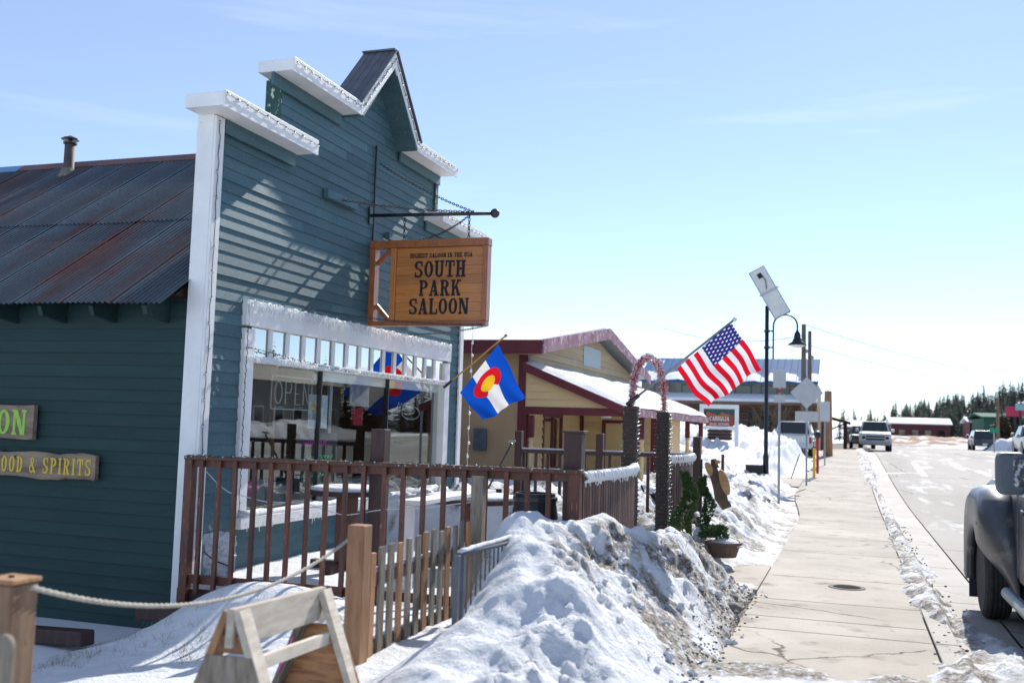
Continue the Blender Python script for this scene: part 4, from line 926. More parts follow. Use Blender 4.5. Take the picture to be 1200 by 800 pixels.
# tinsel arch
arch = thing('tinsel_arch', 'red and white tinsel arch over the gate opening', 'arch', (-2.28, 11.9, 1.95))
AP = []
for i in range(41):
    t = PI * i / 40; AP.append(Vector((-2.28, 11.87, 1.93)) + Vector((-.09, -.55, 0)) * math.cos(t) * 1.0 + Vector((0, 0, .62 * math.sin(t)**.8)))
build('hoop', MB().tube(AP, .012, 6), MT['galv'], arch, smooth=True)
for nm, c, sd in (('red_tinsel', (.5, .02, .05), 1), ('white_tinsel', (.75, .72, .72), 2)):
    r_ = random.Random(sd); mb = MB()
    for k in range(2200):
        t = r_.random() * 40; i = int(min(t, 39)); p = AP[i].lerp(AP[i+1], t - i)
        if sd == 1 and (i < 9 or i > 29): 
            if r_.random() < .1: continue
        elif r_.random() < (.25 if sd == 2 else .5): continue
        d = Vector((r_.gauss(0, 1), r_.gauss(0, 1), r_.gauss(0, 1))).normalized() * r_.uniform(.035, .075)
        mb.bar(p, p + d, .012, .005, w1=.004, h1=.003)
    build(nm, mb, pmat(nm, c, None, rough=.35), arch, kind='stuff')
# railing at the back of the deck
br_ = thing('deck_railing', 'dark railing along the far side of the deck in front of the yellow building', 'railing', (-4.94, 15.0, 0))
build('top_rail', MB().bar((-4.98, 15.0, 1.29), (-2.1, 15.0, 1.31), .10, .06), MT['browndk'], br_, bevel=.004)
build('bottom_rail', MB().bar((-4.98, 15.0, .32), (-2.1, 15.0, .32), .04, .08), MT['browndk'], br_)
for k in range(15): x = -4.84 + k * .197; build('baluster', MB().bar((x, 15.0, .2), (x, 15.0, 1.27), .045, .04, (0, 1, 0)), MT['browndk'], br_, bevel=.002)
for x in (-4.93, -3.62, -2.14): build('post', MB().box(x - .055, x + .055, 14.94, 15.06, 0, 1.60 if x != -3.62 else 1.60), MT['browndk'], br_, bevel=.004)
# snow lying on rails: thin caps
cap = MB()
for k in range(40):
    x = -6.1 + k * .1
cpts = [(-4.95 + .1 * k, 15.0 + rnd.uniform(-.008, .008), 1.325 + .01 * k / 28) for k in range(28)]
tag(build('rail_snow', MB().tube(cpts, .022, 6), MT['snow'], None, smooth=True), 'thin line of snow lying on the far deck railing', 'snow')

# ---- picket fence with end post, rope and left post
pf = thing('picket_fence', 'low weathered picket fence running from the square tan post to the deck railing', 'fence', (-3.1, 6.1, 0))
def tpost(x0, x1, y0, y1, z0, z1, mat, parent, name='post'):
    return build(name, MB().box(x0, x1, y0, y1, z0, z1), mat, parent, bevel=.008)
tpost(-3.17, -3.045, 6.03, 6.155, -.15, 1.0, MT['tan_wood'], pf)
y = 6.27; k = 0
while y < 8.22:
    zt = .80 + (y - 6.2) * .035 + rnd.uniform(-.015, .025); lean = rnd.uniform(-.012, .012); w = rnd.uniform(.07, .085)
    me_ = MB().add([(-3.105,y-w/2,-.12),(-3.085,y-w/2,-.12),(-3.085,y+w/2,-.12),(-3.105,y+w/2,-.12),(-3.105,y-w/2+lean,zt),(-3.085,y-w/2+lean,zt),(-3.085,y+w/2+lean,zt+rnd.uniform(-.008,.008)),(-3.105,y+w/2+lean,zt)],
                   [(0,3,2,1),(4,5,6,7),(0,1,5,4),(1,2,6,5),(2,3,7,6),(3,0,4,7)])
    build('picket', me_, MT['grey_wood'] if k % 3 else MT['tan_wood'], pf, bevel=.002)
    y += .152; k += 1
build('rail', MB().box(-3.155, -3.108, 6.16, 8.28, .56, .64), MT['grey_wood'], pf, bevel=.003)
build('rail', MB().box(-3.155, -3.108, 6.16, 8.28, .10, .18), MT['grey_wood'], pf, bevel=.003)
tag(build('rail_snow', MB().tube([(-3.13, 6.2 + .1 * k, .655 + rnd.uniform(0, .006)) for k in range(21)], [.022 + rnd.uniform(-.004, .006) for _ in range(21)], 6), MT['snow'], None, smooth=True), 'strip of snow lying on the picket fence rail', 'snow')
MT['knotty'] = pmat('knotty_post', (.30, .19, .115), (.17, .10, .06), 3, .8, .5, 50, stretch=(7, 7, 1), c3=(.06, .035, .025), c3scale=5, c3lo=.62, c3hi=.7)
lp = thing('wooden_post', 'thick knotty wooden post holding the rope at the left edge', 'post', (-3.1, 3.2, 0))
P0 = atY(13, 681, 3.25)
build('shaft', MB().box(P0.x - .075, P0.x + .068, 3.19, 3.33, -.2, 1.0), MT['knotty'], lp, bevel=.01)
build('cut_top', MB().box(P0.x - .082, P0.x + .076, 3.182, 3.338, 1.003, 1.022), MT['tan_wood'], lp, bevel=.004)
build('screw', MB().lathe((P0.x + .0, 3.25, 1.022), [(.012, 0), (.012, .008), (0, .009)], 8), MT['black'], lp)
lp2 = thing('wooden_post', 'rounded grey picket in front of the thick wooden post', 'picket', (-2.9, 2.9, 0))
q = atY(9, 742, 2.95)
build('shaft', MB().prism([(q.x - .045, 2.93, -.2), (q.x + .045, 2.93, -.2)] + [(q.x + .045 * math.cos(a), 2.93, q.z - .045 + .045 * math.sin(a)) for a in [PI * i / 8 for i in range(9)]], (0, .02, 0)), MT['grey_wood'], lp2)
ra = Vector((P0.x + .07, 3.28, .985)); rb = Vector((-3.17, 6.09, .915)); mid = None
rp = []
for i in range(161):
    t = i / 160; p = ra.lerp(rb, t); p.z -= .90 * t * (1 - t) * 1.0; rp.append(p)
rope = thing('rope', 'twisted white rope sagging between the left post and the tan fence post', 'rope', tuple(ra))
for ph in (0, 2*PI/3, 4*PI/3):
    strand = []
    for i, p in enumerate(rp):
        d = (rp[min(i+1, 160)] - rp[max(i-1, 0)]).normalized(); s_ = d.cross(Vector((0, 0, 1))).normalized(); u_ = s_.cross(d); a = i * .95 + ph
        strand.append(p + s_ * .0062 * math.cos(a) + u_ * .0062 * math.sin(a))
    build('strand', MB().tube(strand, .0062, 6), MT['rope'], rope, smooth=True)

# ---- sawhorse barricade
sh = thing('sawhorse', 'bleached wooden sawhorse barricade standing in the snow', 'barricade', (-2.75, 4.6, .1))
A0 = Vector((-2.70, 4.06, .80)); B0 = Vector((-2.77, 4.98, .76)); ax = (B0 - A0).normalized(); pn = ax.cross(Vector((0, 0, 1))).normalized()   # pn ~ +X
build('beam', MB().bar(A0 - ax * .04 + Vector((0, 0, -.075)), B0 + ax * .04 + Vector((0, 0, -.075)), .038, .175), MT['pale_wood'], sh, bevel=.003)
build('rail', MB().bar(A0 + pn * .075 + Vector((0, 0, -.25)), B0 + pn * .075 + Vector((0, 0, -.25)), .03, .065), MT['pale_wood'], sh, bevel=.003)
def leg(top, s, mat='pale_wood'):
    foot = top + pn * (s * .33) + Vector((0, 0, -.80)); 
    return build('leg', MB().bar(top + pn * s * .025, foot, .105, .038, ax.cross(foot - top)), MT[mat], sh, bevel=.003)
leg(A0 + ax * .02, 1); leg(A0 + ax * .02, -1, 'tan_wood'); leg(B0, 1); l4 = leg(B0, -1, 'grey_wood')
build('pink_stripe', MB().bar(B0 - pn * .12 + Vector((0, 0, -.26)) - ax * .02, B0 - pn * .20 + Vector((0, 0, -.45)) - ax * .02, .006, .088, ax), pmat('pink_spray_paint', (.75, .12, .55)), l4)
def gus(top, z0, z1, mat, off):
    a = lambda s, z: top + pn * (s * (.035 + .33 * z / .8)) + Vector((0, 0, -z)) + ax * off
    build('gusset', MB().prism([a(-1, z0), a(1, z0), a(1, z1), a(-1, z1)], ax * .014), mat, sh)
gus(A0, .20, .60, MT['grey_wood'], -.035); gus(B0, .19, .66, MT['ply'], .04)
build('cross_block', MB().bar(A0 - pn * .07 + Vector((0, 0, -.15)), A0 + pn * .07 + Vector((0, 0, -.15)), .035, .08), MT['tan_wood'], sh, bevel=.003)
build('centre_block', MB().bar(A0 + ax * .03 + Vector((0, 0, -.05)), A0 + ax * .03 + Vector((0, 0, -.16)), .06, .035, (1, 0, 0)), MT['tan_wood'], sh, bevel=.003)

# ---- grey metal rack half buried in the bank
rk = thing('metal_rack', 'low grey metal railing half buried in the snow bank', 'rack', (-2.4, 6.15, .5))
RXk = -2.42
build('top_tube', MB().tube([(RXk, 6.16, .835), (RXk, 6.6, .835), (RXk, 7.36, .815)], .019, 8), MT['greymetal'], rk, smooth=True)
for yy in (6.14, 6.235): build('post', MB().box(RXk - .018, RXk + .018, yy - .018, yy + .018, .25, .84), MT['greymetal'], rk, bevel=.003)
yy = 6.33
while yy < 7.34:
    build('bar', MB().tube([(RXk, yy, .3), (RXk, yy, .83)], .0065, 6), MT['greymetal'], rk); yy += .088
tag(build('rack_snow', MB().tube([(RXk, 6.18 + .08 * k, .858 + rnd.uniform(-.003, .005)) for k in range(15)], [.017] * 15, 6), MT['snow'], None, smooth=True), 'snow line along the top of the grey metal rack', 'snow')

# ================================================================== YELLOW BUILDING WITH PORCH
yb_ = thing('yellow_building', 'straw yellow gabled building with maroon trim and snowy porch roof', 'building', (-6.3, 19.5, 0))
BX, BY0, BY1 = -6.30, 19.55, 30.3; PKY, PKZ = 25.1, 4.12
def xboard(y0, y1, z, x, mat, h=.2, parent=yb_, b0=None, b1=None, name='siding_board'):
    b0 = y0 if b0 is None else b0; b1 = y1 if b1 is None else b1
    build(name, MB().add([(x,y0,z),(x,y1,z),(x+.04,y1,z),(x+.04,y0,z),(x,b0,z+h),(x,b1,z+h),(x+.006,b1,z+h),(x+.006,b0,z+h)], [(0,3,2,1),(4,5,6,7),(0,1,5,4),(1,2,6,5),(2,3,7,6),(3,0,4,7)]), mat, parent)
def yboard(x0, x1, z, y, mat, h=.2, parent=yb_, b0=None, b1=None, name='siding_board'):
    b0 = x0 if b0 is None else b0; b1 = x1 if b1 is None else b1
    build(name, MB().add([(x0,y,z),(x1,y,z),(x1,y-.04,z),(x0,y-.04,z),(b0,y,z+h),(b1,y,z+h),(b1,y-.006,z+h),(b0,y-.006,z+h)], [(0,3,2,1),(4,5,6,7),(0,1,5,4),(1,2,6,5),(2,3,7,6),(3,0,4,7)]), mat, parent)
RYH = 23.85
# street wall core (with the recess for the entrance)
build('wall', MB().box(BX - .25, BX - .01, BY0 + .12, RYH, -.4, 3.25).box(BX - .25, BX - .01, RYH + .002, BY1, -.4, 3.25).prism([(BX-.25, BY0 + .1, 3.252), (BX-.25, BY1, 3.252), (BX-.25, PKY, PKZ - .12)], (.24, 0, 0)), MT['straw_grey'], yb_)
build('stucco_wall', MB().box(-16.0, BX - .02, BY0, BY0 + .118, -.4, 3.28), MT['stucco'], yb_)
build('corner_board', MB().box(BX - .17, BX + .03, BY0 - .03, BY0 - .002, -.4, 3.2), MT['maroon'], yb_)
build('corner_board', MB().box(BX + .003, BX + .03, BY0, BY0 + .14, -.4, 3.3), MT['maroon'], yb_)
z = 0.0
while z < 4.05:
    top = PKZ - .12
    def sp(zz):
        if zz < 3.15: return (BY0 + .14, BY1)
        f = min(1, (zz - 3.15) / (top - 3.15)); return (BY0 + .14 + (PKY - BY0 - .2) * f, BY1 - (BY1 - PKY - .05) * f)
    a = sp(z); b = sp(z + .17)
    if a[1] - a[0] < .4: break
    m_ = MT['straw_grey'] if z > 2.2 else MT['yellow']
    if z < 2.2:
        if z + .1 < 0.75 or z > 1.85: xboard(a[0], RYH, z, BX, m_, .175)
        else: xboard(a[0], 20.7, z, BX, m_, .175); xboard(22.25, RYH, z, BX, m_, .175)
        xboard(27.2, a[1], z, BX, m_, .175)
    else: xboard(a[0], a[1], z, BX, m_, .175, b0=b[0], b1=b[1])
    z += .165
wi = build('window_frame', MB().box(BX - .02, BX + .04, 20.7, 20.8, .7, 1.98).box(BX - .02, BX + .04, 22.15, 22.25, .7, 1.98).box(BX - .02, BX + .04, 20.8, 22.15, 1.88, 1.98).box(BX - .02, BX + .04, 20.8, 22.15, .7, .78).box(BX - .02, BX + .04, 21.44, 21.52, .78, 1.88), MT['maroon'], yb_, kind='stuff')
build('pane', MB().box(BX - .01, BX + .01, 20.8, 21.44, .78, 1.88), MT['glass_sky'], wi); build('pane', MB().box(BX - .01, BX + .01, 21.52, 22.15, .78, 1.88), MT['glass_sky'], wi)
# projecting entrance bay facing the camera
EX1 = -4.35; EYY = 23.85
build('bay_wall', MB().box(BX + .001, EX1, EYY + .001, 27.2, -.2, 2.0), MT['yellow'], yb_)
build('corner_board', MB().box(BX + .031, BX + .13, EYY - .032, EYY - .002, 0, 2.0), MT['maroon'], yb_)
DX0, DX1 = -5.62, -4.86
z = 0.02
while z < 1.85:
    if z < 1.62: yboard(BX + .13, DX0 - .1, z, EYY - .002, MT['yellow'], .175); yboard(DX1 + .1, EX1 - .16, z, EYY - .002, MT['yellow'], .175)
    else: yboard(BX + .13, EX1 - .16, z, EYY - .002, MT['yellow'], .175)
    z += .165
build('corner_board', MB().box(EX1 - .16, EX1 + .01, EYY - .034, EYY - .002, 0, 2.0), MT['maroon'], yb_)
dr = build('door_frame', MB().box(DX0 - .09, DX0, EYY - .05, EYY - .004, 0, 1.8).box(DX1, DX1 + .09, EYY - .05, EYY - .004, 0, 1.8).box(DX0 - .09, DX1 + .09, EYY - .05, EYY - .004, 1.802, 1.88), MT['maroon'], yb_, kind='stuff')
build('door', MB().box(DX0, DX1, EYY - .03, EYY - .006, 0, 1.8), MT['yellow'], yb_)
# porch roof, beam, soffit, posts
PX = -4.17; PZ = 2.10
def slope_z(x): return 2.92 + (PZ - 2.92) * (x - BX) / (PX - BX)
z = 2.08
while z < 2.85:
    xe = BX + (2.92 - z - .06) / (2.92 - PZ) * (PX - BX); xt = BX + (2.92 - z - .23) / (2.92 - PZ) * (PX - BX)
    yboard(BX + .04, min(xe, PX - .05), z, BY0 - .05, MT['yellow'], .165, b1=max(BX + .06, min(xt, PX - .06)))
    z += .155
build('gable_core', MB().prism([(BX, BY0 - .045, 2.05), (PX - .04, BY0 - .045, 2.05), (BX, BY0 - .045, 2.88)], (0, .1, 0)), MT['yellow'], yb_)
build('beam', MB().box(BX + .02, PX + .02, BY0 - .10, BY0 + .02, 1.92, 2.07), MT['maroon'], yb_)
build('beam', MB().box(PX - .10, PX + .02, BY0 + .03, 30.5, 1.93, 2.05), MT['mauve'], yb_)
build('rake_board', MB().prism([(BX - .02, BY0 - .22, 2.98), (PX + .12, BY0 - .22, 2.98 - .87 * (PX + .14 - BX) / (PX - BX)), (PX + .12, BY0 - .22, 2.82 - .87 * (PX + .14 - BX) / (PX - BX)), (BX - .02, BY0 - .22, 2.80)], (0, .03, 0)), MT['maroon'], yb_)
prf = build('porch_roof', MB().prism([(BX, BY0 - .2, 2.97), (PX + .12, BY0 - .2, 2.07), (PX + .12, BY0 - .2, 2.03), (BX, BY0 - .2, 2.90)], (0, 11.1, 0)), MT['galv'], yb_)
build('eave_board', MB().box(PX + .122, PX + .145, BY0 - .2, 30.6, 1.93, 2.09), MT['mauve'], yb_)
build('soffit', MB().box(BX + .03, PX - .12, BY0 + .03, EYY - .03, 2.0, 2.02), MT['white'], yb_)
lt = build('porch_light', MB().lathe((-5.0, 21.2, 1.90), [(.10, 0), (.13, .03), (.14, .09), (.14, .10)], 14), MT['frost'], yb_, smooth=True)
def turned_post(x, y, zb, zt):
    p = build('porch_post', MB().box(x - .06, x + .06, y - .06, y + .06, zt - .45, zt), MT['maroon'], yb_)
    build('turned_shaft', MB().lathe((x, y, zb + .55), [(.05, 0), (.06, .02), (.04, .05), (.055, .1), (.05, zt - zb - 1.14), (.035, zt - zb - 1.10), (.06, zt - zb - 1.06), (.045, zt - zb - 1.0)], 10), MT['yellow'], p, smooth=True)
    build('post_base', MB().box(x - .06, x + .06, y - .06, y + .06, zb, zb + .55), MT['maroon'], p)
for (x, y) in ((PX - .04, BY0 + .06), (PX - .04, 21.2), (PX - .04, 27.6), (PX - .04, 30.2)): turned_post(x, y, 0, 1.925)
turned_post(-6.2, BY0 + .06, 0, 1.9)
# snow on the porch roof
def pr_snow(x, y):
    z0 = 2.97 - .90 * (x - BX) / (PX + .12 - BX); h = .03 + .13 * fbm(x * 1.5, y * 1.0, 5, 501); e = sm(BY0 - .2, BY0 + .05, y) * (1 - sm(30.2, 30.5, y)) * (1 - sm(PX + .02, PX + .12, x) * .6) * (.05 + .95 * sm(BX + .0, BX + .1, x))
    return z0 + h * e, x * 0
prs = grid_obj('roof_snow', steps((BX, PX + .12, .08)), steps((BY0 - .2, 30.5, .12)), pr_snow, MT['snow'], kind='thing'); tag(prs, 'snow sheet lying on the sloping porch roof', 'snow')
# main roof
RO = .42
def roofz(y): return 3.42 + (PKZ + .12 - 3.42) * (1 - abs(y - PKY) / (PKY - BY0 + .35)) if y <= PKY else 3.42 + (PKZ + .12 - 3.42) * (1 - (y - PKY) / (BY1 + .45 - PKY))
ye0, ye1 = BY0 - .35, BY1 + .45
build('roof', MB().prism([(-16.2, ye0, 3.40), (-16.2, PKY, PKZ + .10), (-16.2, PKY, PKZ + .02), (-16.2, ye0, 3.32)], (16.2 + BX + RO, 0, 0)).prism([(-16.2, ye1, 3.30), (-16.2, PKY + .001, PKZ + .10), (-16.2, PKY + .001, PKZ + .02), (-16.2, ye1, 3.22)], (16.2 + BX + RO, 0, 0)), MT['galv'], yb_, kind='stuff')
xr = BX + RO + .002
build('bargeboard', MB().prism([(xr, ye0, 3.43), (xr, PKY, PKZ + .13), (xr, PKY, PKZ - .15), (xr, ye0, 3.15)], (.03, 0, 0)), MT['mauve'], yb_)
build('bargeboard', MB().prism([(xr, ye1, 3.33), (xr, PKY + .002, PKZ + .13), (xr, PKY + .002, PKZ - .15), (xr, ye1, 3.08)], (.03, 0, 0)), MT['mauve'], yb_)
build('eave_fascia', MB().box(-16.2, BX + RO, ye0 - .03, ye0 - .002, 3.14, 3.42), MT['maroon'], yb_)
build('soffit', MB().box(-16.2, BX + RO, ye0, BY0 - .002, 3.14, 3.16), MT['stucco'], yb_)
tag(build('roof_snow', MB().prism([(-16.1, ye0 + .02, 3.405), (-16.1, PKY, PKZ + .105), (-16.1, PKY, PKZ + .15), (-16.1, ye0 + .05, 3.43)], (16.0 + BX + RO, 0, 0)), MT['snow'], None), 'thin snow along the main roof edge of the yellow building', 'snow')
build('patch', MB().box(BX + .03, BX + .045, 24.0, 25.75, 3.22, 3.72), pmat('pale_blue_patch', (.42, .55, .6), (.5, .5, .46), 6, .7, lo=.5, hi=.6), yb_)
build('meter_box', MB().box(-7.4, -7.12, BY0 - .12, BY0 - .002, 1.15, 1.6), MT['greymetal'], yb_, bevel=.02)

# ================================================================== BLUE ROOFED BUILDING ACROSS THE SIDE LOT
bb = thing('log_building', 'two storey brown board building with long blue metal roof and snowy awning', 'building', (-7, 60, gz(60)))
GY = 60.0; GX0, GX1 = -12.0, -1.75; g0 = gz(60) - .1
def gp(u, v): return atY(u, v, GY)
zr, ze, za1, za0 = 5.95, 4.55, 3.78, 3.36
build('upper_wall', MB().box(GX0, GX1, GY + .1, GY + 9, 3.3, ze + .05), MT['greyboard'], bb)
build('lower_wall', MB().box(GX0, GX1, GY + .1, GY + 9, g0 - .4, 3.298), MT['log'], bb)
nlog = 13
for k in range(nlog):
    z0 = g0 - .1 + k * .19
    if z0 > 3.15: break
    build('log', MB().tube([(GX0, GY + .07, z0 + .1), (GX1 + .05, GY + .07, z0 + .1)], .092, 7), MT['log'], bb, smooth=True)
wx = [-11.2, -9.55, -8.2, -6.4, -4.9, -3.3]
for x in wx:
    w = build('window', MB().box(x, x + .95, GY + .06, GY + .095, 3.86, 4.42), MT['greenmetal'], bb); build('pane', MB().box(x + .06, x + .89, GY + .05, GY + .058, 3.9, 4.38), MT['glassy_dark'], w)
for k in range(11):
    x = GX0 + k * .95; build('batten', MB().box(x, x + .05, GY + .07, GY + .098, 3.82, 4.56), MT['greyboard'], bb)
for k in range(26):
    x0 = GX0 - .2 + k * .405; 
    build('roof_panel', MB().prism([(x0, GY - .35, ze - .02), (x0, GY + 3.6, zr + .25), (x0, GY + 3.6, zr + .29), (x0, GY - .35, ze + .03)], (.385, 0, 0)).prism([(x0 + .385, GY - .35, ze + .0), (x0 + .385, GY + 3.6, zr + .26), (x0 + .385, GY + 3.6, zr + .34), (x0 + .385, GY - .35, ze + .07)], (.02, 0, 0)), MT['blueroof'], bb)
def br_snow(x, y):
    t = (y - GY + .35) / 3.95; z0 = ze + .04 + t * (zr + .29 - ze - .02); n = fbm(x * 1.8, y * .25, 5, 511, .6)
    return z0 + .03 + .22 * (n - .5) - .10 * sm(.2, .55, t), x * 0
tag(grid_obj('roof_snow', steps((GX0 - .1, GX1 + .25, .12)), steps((GY - .3, GY + 3.5, .15)), br_snow, MT['snow'], kind='thing', drop=lambda X, Y, Z: Z < ze - .0 + ((Y - GY + .35) / 3.95) * (zr + .29 - ze)), 'patchy snow sliding down the blue metal roof', 'snow')
build('awning', MB().prism([(GX0 + .3, GY + .05, za1), (GX0 + .3, GY - 1.6, za0 + .02), (GX0 + .3, GY - 1.6, za0 - .12), (GX0 + .3, GY + .05, za1 - .1)], (GX1 - GX0 - .25, 0, 0)), MT['log'], bb)
tag(build('awning_snow', MB().prism([(GX0 + .3, GY + .04, za1 + .01), (GX0 + .3, GY - 1.62, za0 + .03), (GX0 + .3, GY - 1.6, za0 + .22), (GX0 + .3, GY + .04, za1 + .16)], (GX1 - GX0 - .25, 0, 0)), MT['snow'], None, bevel=.05), 'thick snow band on the awning of the log building', 'snow')
build('door', MB().box(-3.5, -2.6, GY - .03, GY - .022, g0, 2.9), MT['browndk'], bb)
build('window', MB().box(-5.6, -4.2, GY - .03, GY - .022, 1.9, 2.8), MT['glassy_dark'], bb)
# brown porch further down the sidewalk
bp2 = thing('timber_porch', 'dark timber porch with sloping snowy roof beyond the power poles', 'porch', (-1.2, 74, gz(74)))
for (x, y) in ((-.25, 71), (-.25, 76)): build('post', MB().box(x - .12, x + .12, y, y + .22, .6, 2.5), MT['browndk'], bp2)
build('roof', MB().prism([(-2.4, 70.5, 3.2), (.1, 70.5, 2.55), (.1, 70.5, 2.40), (-2.4, 70.5, 3.02)], (0, 6.5, 0)), MT['browndk'], bp2)
build('wall', MB().box(-4, -1.5, 71.2, 78, .5, 3.0), MT['log'], bp2)
build('brace', MB().bar((-.35, 71.1, 2.4), (-1.4, 71.1, 1.9), .1, .1), MT['browndk'], bp2)

# ================================================================== FAR BUILDINGS
def shed(name, x0, x1, y0, y1, z0, ze_, zr_, wall, roof, label, snowroof=True, rib=.5, group=None):
    t = thing(name, label, 'building', ((x0+x1)/2, y0, z0), group)
    build('wall', MB().box(x0, x1, y0, y1, z0 - 1, ze_), wall, t)
    n = int((x1 - x0) / rib)
    for k in range(n): x = x0 + (k + .5) * (x1 - x0) / n; build('panel_rib', MB().box(x, x + .08, y0 - .05, y0 - .005, z0 - .5, ze_ - .02), wall, t)
    ym = (y0 + y1) / 2
    build('roof', MB().prism([(x0 - .3, y0 - .4, ze_ + .005), (x0 - .3, ym, zr_), (x0 - .3, y1 + .4, ze_ + .005), (x0 - .3, y1 + .4, ze_ + .16), (x0 - .3, ym, zr_ + .18), (x0 - .3, y0 - .4, ze_ + .16)], (x1 - x0 + .6, 0, 0)), roof, t)
    return t
RM = pmat('dull_red_wall', (.13, .035, .04), (.10, .03, .035), 1, .8)
t1 = shed('red_building', 5.6, 13.2, 150, 158, .9, 3.4, 4.2, RM, MT['snow'], 'long low red building with snowy roof far down the street', group=None)
t2 = shed('red_building', 14.6, 19.6, 140, 148, .9, 3.7, 4.3, RM, MT['snow'], 'shorter dark red building just left of the green metal building')
for k in range(4): build('window', MB().box(6.6 + k * 1.7, 7.4 + k * 1.7, 149.9, 149.94, 1.7, 2.6), MT['glassy_dark'], t1)
t3 = shed('green_metal_building', 14.9, 22.5, 128, 144, .8, 4.1, 4.7, MT['greenmetal'], MT['greenmetal'], 'dull green metal building behind the dark parked wagon', rib=.7)
build('vent_pipe', MB().lathe((18.2, 131, 4.0), [(.16, 0), (.16, 1.4), (.22, 1.42), (.22, 1.6), (0, 1.65)], 10), MT['galv'], t3)
t4 = shed('brown_building', -.6, 1.6, 118, 130, .8, 2.5, 3.2, MT['log'], MT['snow'], 'low brown building left of the white pickup')
dirtw = thing('dirt_bank', 'orange brown dirt bank below the red buildings', 'bank', (9, 136, .9))
def dbf(x, y):
    return .75 + 1.0 * sm(120, 126, y) * (1 - sm(134, 138, y)) * (.6 + .6 * fbm(x * .4, y * .4, 4, 521)) * sm(2.5, 5, x) * (1 - sm(13, 15, x)), x * 0 + sm(.35, .5, fbm(x * .5, y * .5, 4, 523))
db = grid_obj('soil', steps((2, 16, .4)), steps((119, 139, .8)), dbf, pmat('orange_soil', (.32, .18, .1), (.7, .68, .66), .6, .9, lo=.5, hi=.58), kind='thing'); db.parent = dirtw; db.location = -dirtw.location; del db['kind']

# buildings and bank across the street, seen only as reflections in the saloon glass
def block_house(x0, x1, y0, y1, h, mat, label, wz=1.2):
    t = thing('street_building', label, 'building', (x0, y0, 0))
    build('wall', MB().box(x0, x1, y0, y1, -.3, h), mat, t)
    build('roof', MB().prism([(x0 - .3, y0 - .3, h + .002), (x1, y0 - .3, h + .002), ((x0 + x1) / 2, y0 - .3, h + 1.6)], (0, y1 - y0 + .6, 0)), MT['browndk'], t)
    n = int((y1 - y0) / 2.2)
    for k in range(n): y = y0 + (k + .5) * (y1 - y0) / n; f = build('window', MB().box(x0 - .05, x0 - .005, y - .55, y + .55, wz, wz + 1.2), MT['white'], t); build('pane', MB().box(x0 - .07, x0 - .052, y - .47, y + .47, wz + .08, wz + 1.12), MT['glassy_dark'], f)
block_house(24.5, 31, -6, 3, 4.2, MT['brick_red'], 'red brick building across the street with snowy roof')
block_house(22, 30, 13, 24, 3.6, MT['interior'], 'brown board building across the street')
block_house(20.5, 29, 29, 46, 5.2, MT['brick_red'], 'taller brick building across the street')
block_house(22, 30, 50, 64, 4.0, MT['greyboard'], 'grey board building across the street')

# ================================================================== STREET FURNITURE
LX, LY = -2.37, 31.0; lg = .22
lamp = thing('street_lamp', 'black street lamp with tilted solar panel and bell shaped shade', 'street lamp', (LX, LY, lg))
build('pole', MB().lathe((LX, LY, lg - .15), [(.085, 0), (.085, .9), (.062, 1.0), (.058, 5.45), (0, 5.46)], 12), MT['black'], lamp, smooth=True)
build('base_plate', MB().box(LX - .22, LX + .22, LY - .2, LY + .2, lg, lg + .06), MT['black'], lamp)
for zz in (4.72, 4.22): build('collar', MB().lathe((LX, LY, zz), [(.085, 0), (.085, .07)], 10).box(LX + .05, LX + .2, LY - .02, LY + .02, zz + .015, zz + .055), MT['black'], lamp, kind='stuff')
am = [(LX + .19, LY, 3.9), (LX + .19, LY, 4.85)] + [(LX + .54 - .35 * math.cos(PI * i / 12), LY, 4.92 + .33 * math.sin(PI * i / 12)) for i in range(13)] + [(LX + .89, LY, 4.75)]
build('arm', MB().tube(am, .026, 8), MT['black'], lamp, smooth=True)
shd = build('lamp_shade', MB().lathe((LX + .89, LY, 4.33), [(.28, 0), (.27, .03), (.16, .10), (.10, .22), (.085, .36), (.05, .40), (.03, .46), (0, .47)], 18), MT['black'], lamp, smooth=True)
build('lamp_lens', MB().lathe((LX + .89, LY, 4.24), [(0, 0), (.12, .02), (.22, .07), (.23, .09)], 16), MT['frost'], shd, smooth=True)
# solar panel, underside towards the camera
c0 = atY(878, 320, LY + .5); c1 = atY(895, 313, LY + .5); c2 = atY(926, 366, LY - .5); c3_ = atY(909, 374, LY - .5)
ctr_ = (c0 + c1 + c2 + c3_) / 4; ux_ = ((c2 - c1) + (c3_ - c0)); ux_.normalize(); vx_ = ((c1 - c0) + (c2 - c3_)); vx_ = (vx_ - ux_ * vx_.dot(ux_)).normalized(); nn = ux_.cross(vx_)
Lh, Wh = (c2 - c1).length * .5, .25
pc = [ctr_ - ux_ * Lh - vx_ * Wh, ctr_ - ux_ * Lh + vx_ * Wh, ctr_ + ux_ * Lh + vx_ * Wh, ctr_ + ux_ * Lh - vx_ * Wh]
dn = nn if nn.y < 0 else -nn
pan = build('solar_panel', MB().prism(pc, dn * .03), pmat('panel_back', (.88, .85, .76), (.78, .76, .7), 3, .6), lamp)
build('solar_cells', MB().prism([p - dn * .012 for p in pc], dn * .010), MT['glassy_dark'], pan)
fr_ = MB()
for i in range(4): fr_.bar(pc[i] + dn * .02, pc[(i+1) % 4] + dn * .02, .02, .035, dn)
build('panel_frame', fr_, MT['galv'], pan, kind='stuff')
build('junction_box', MB().bar(ctr_ - ux_ * Lh * .78 + dn * .05, ctr_ - ux_ * Lh * .62 + dn * .05, .13, .06, dn), MT['black'], pan)
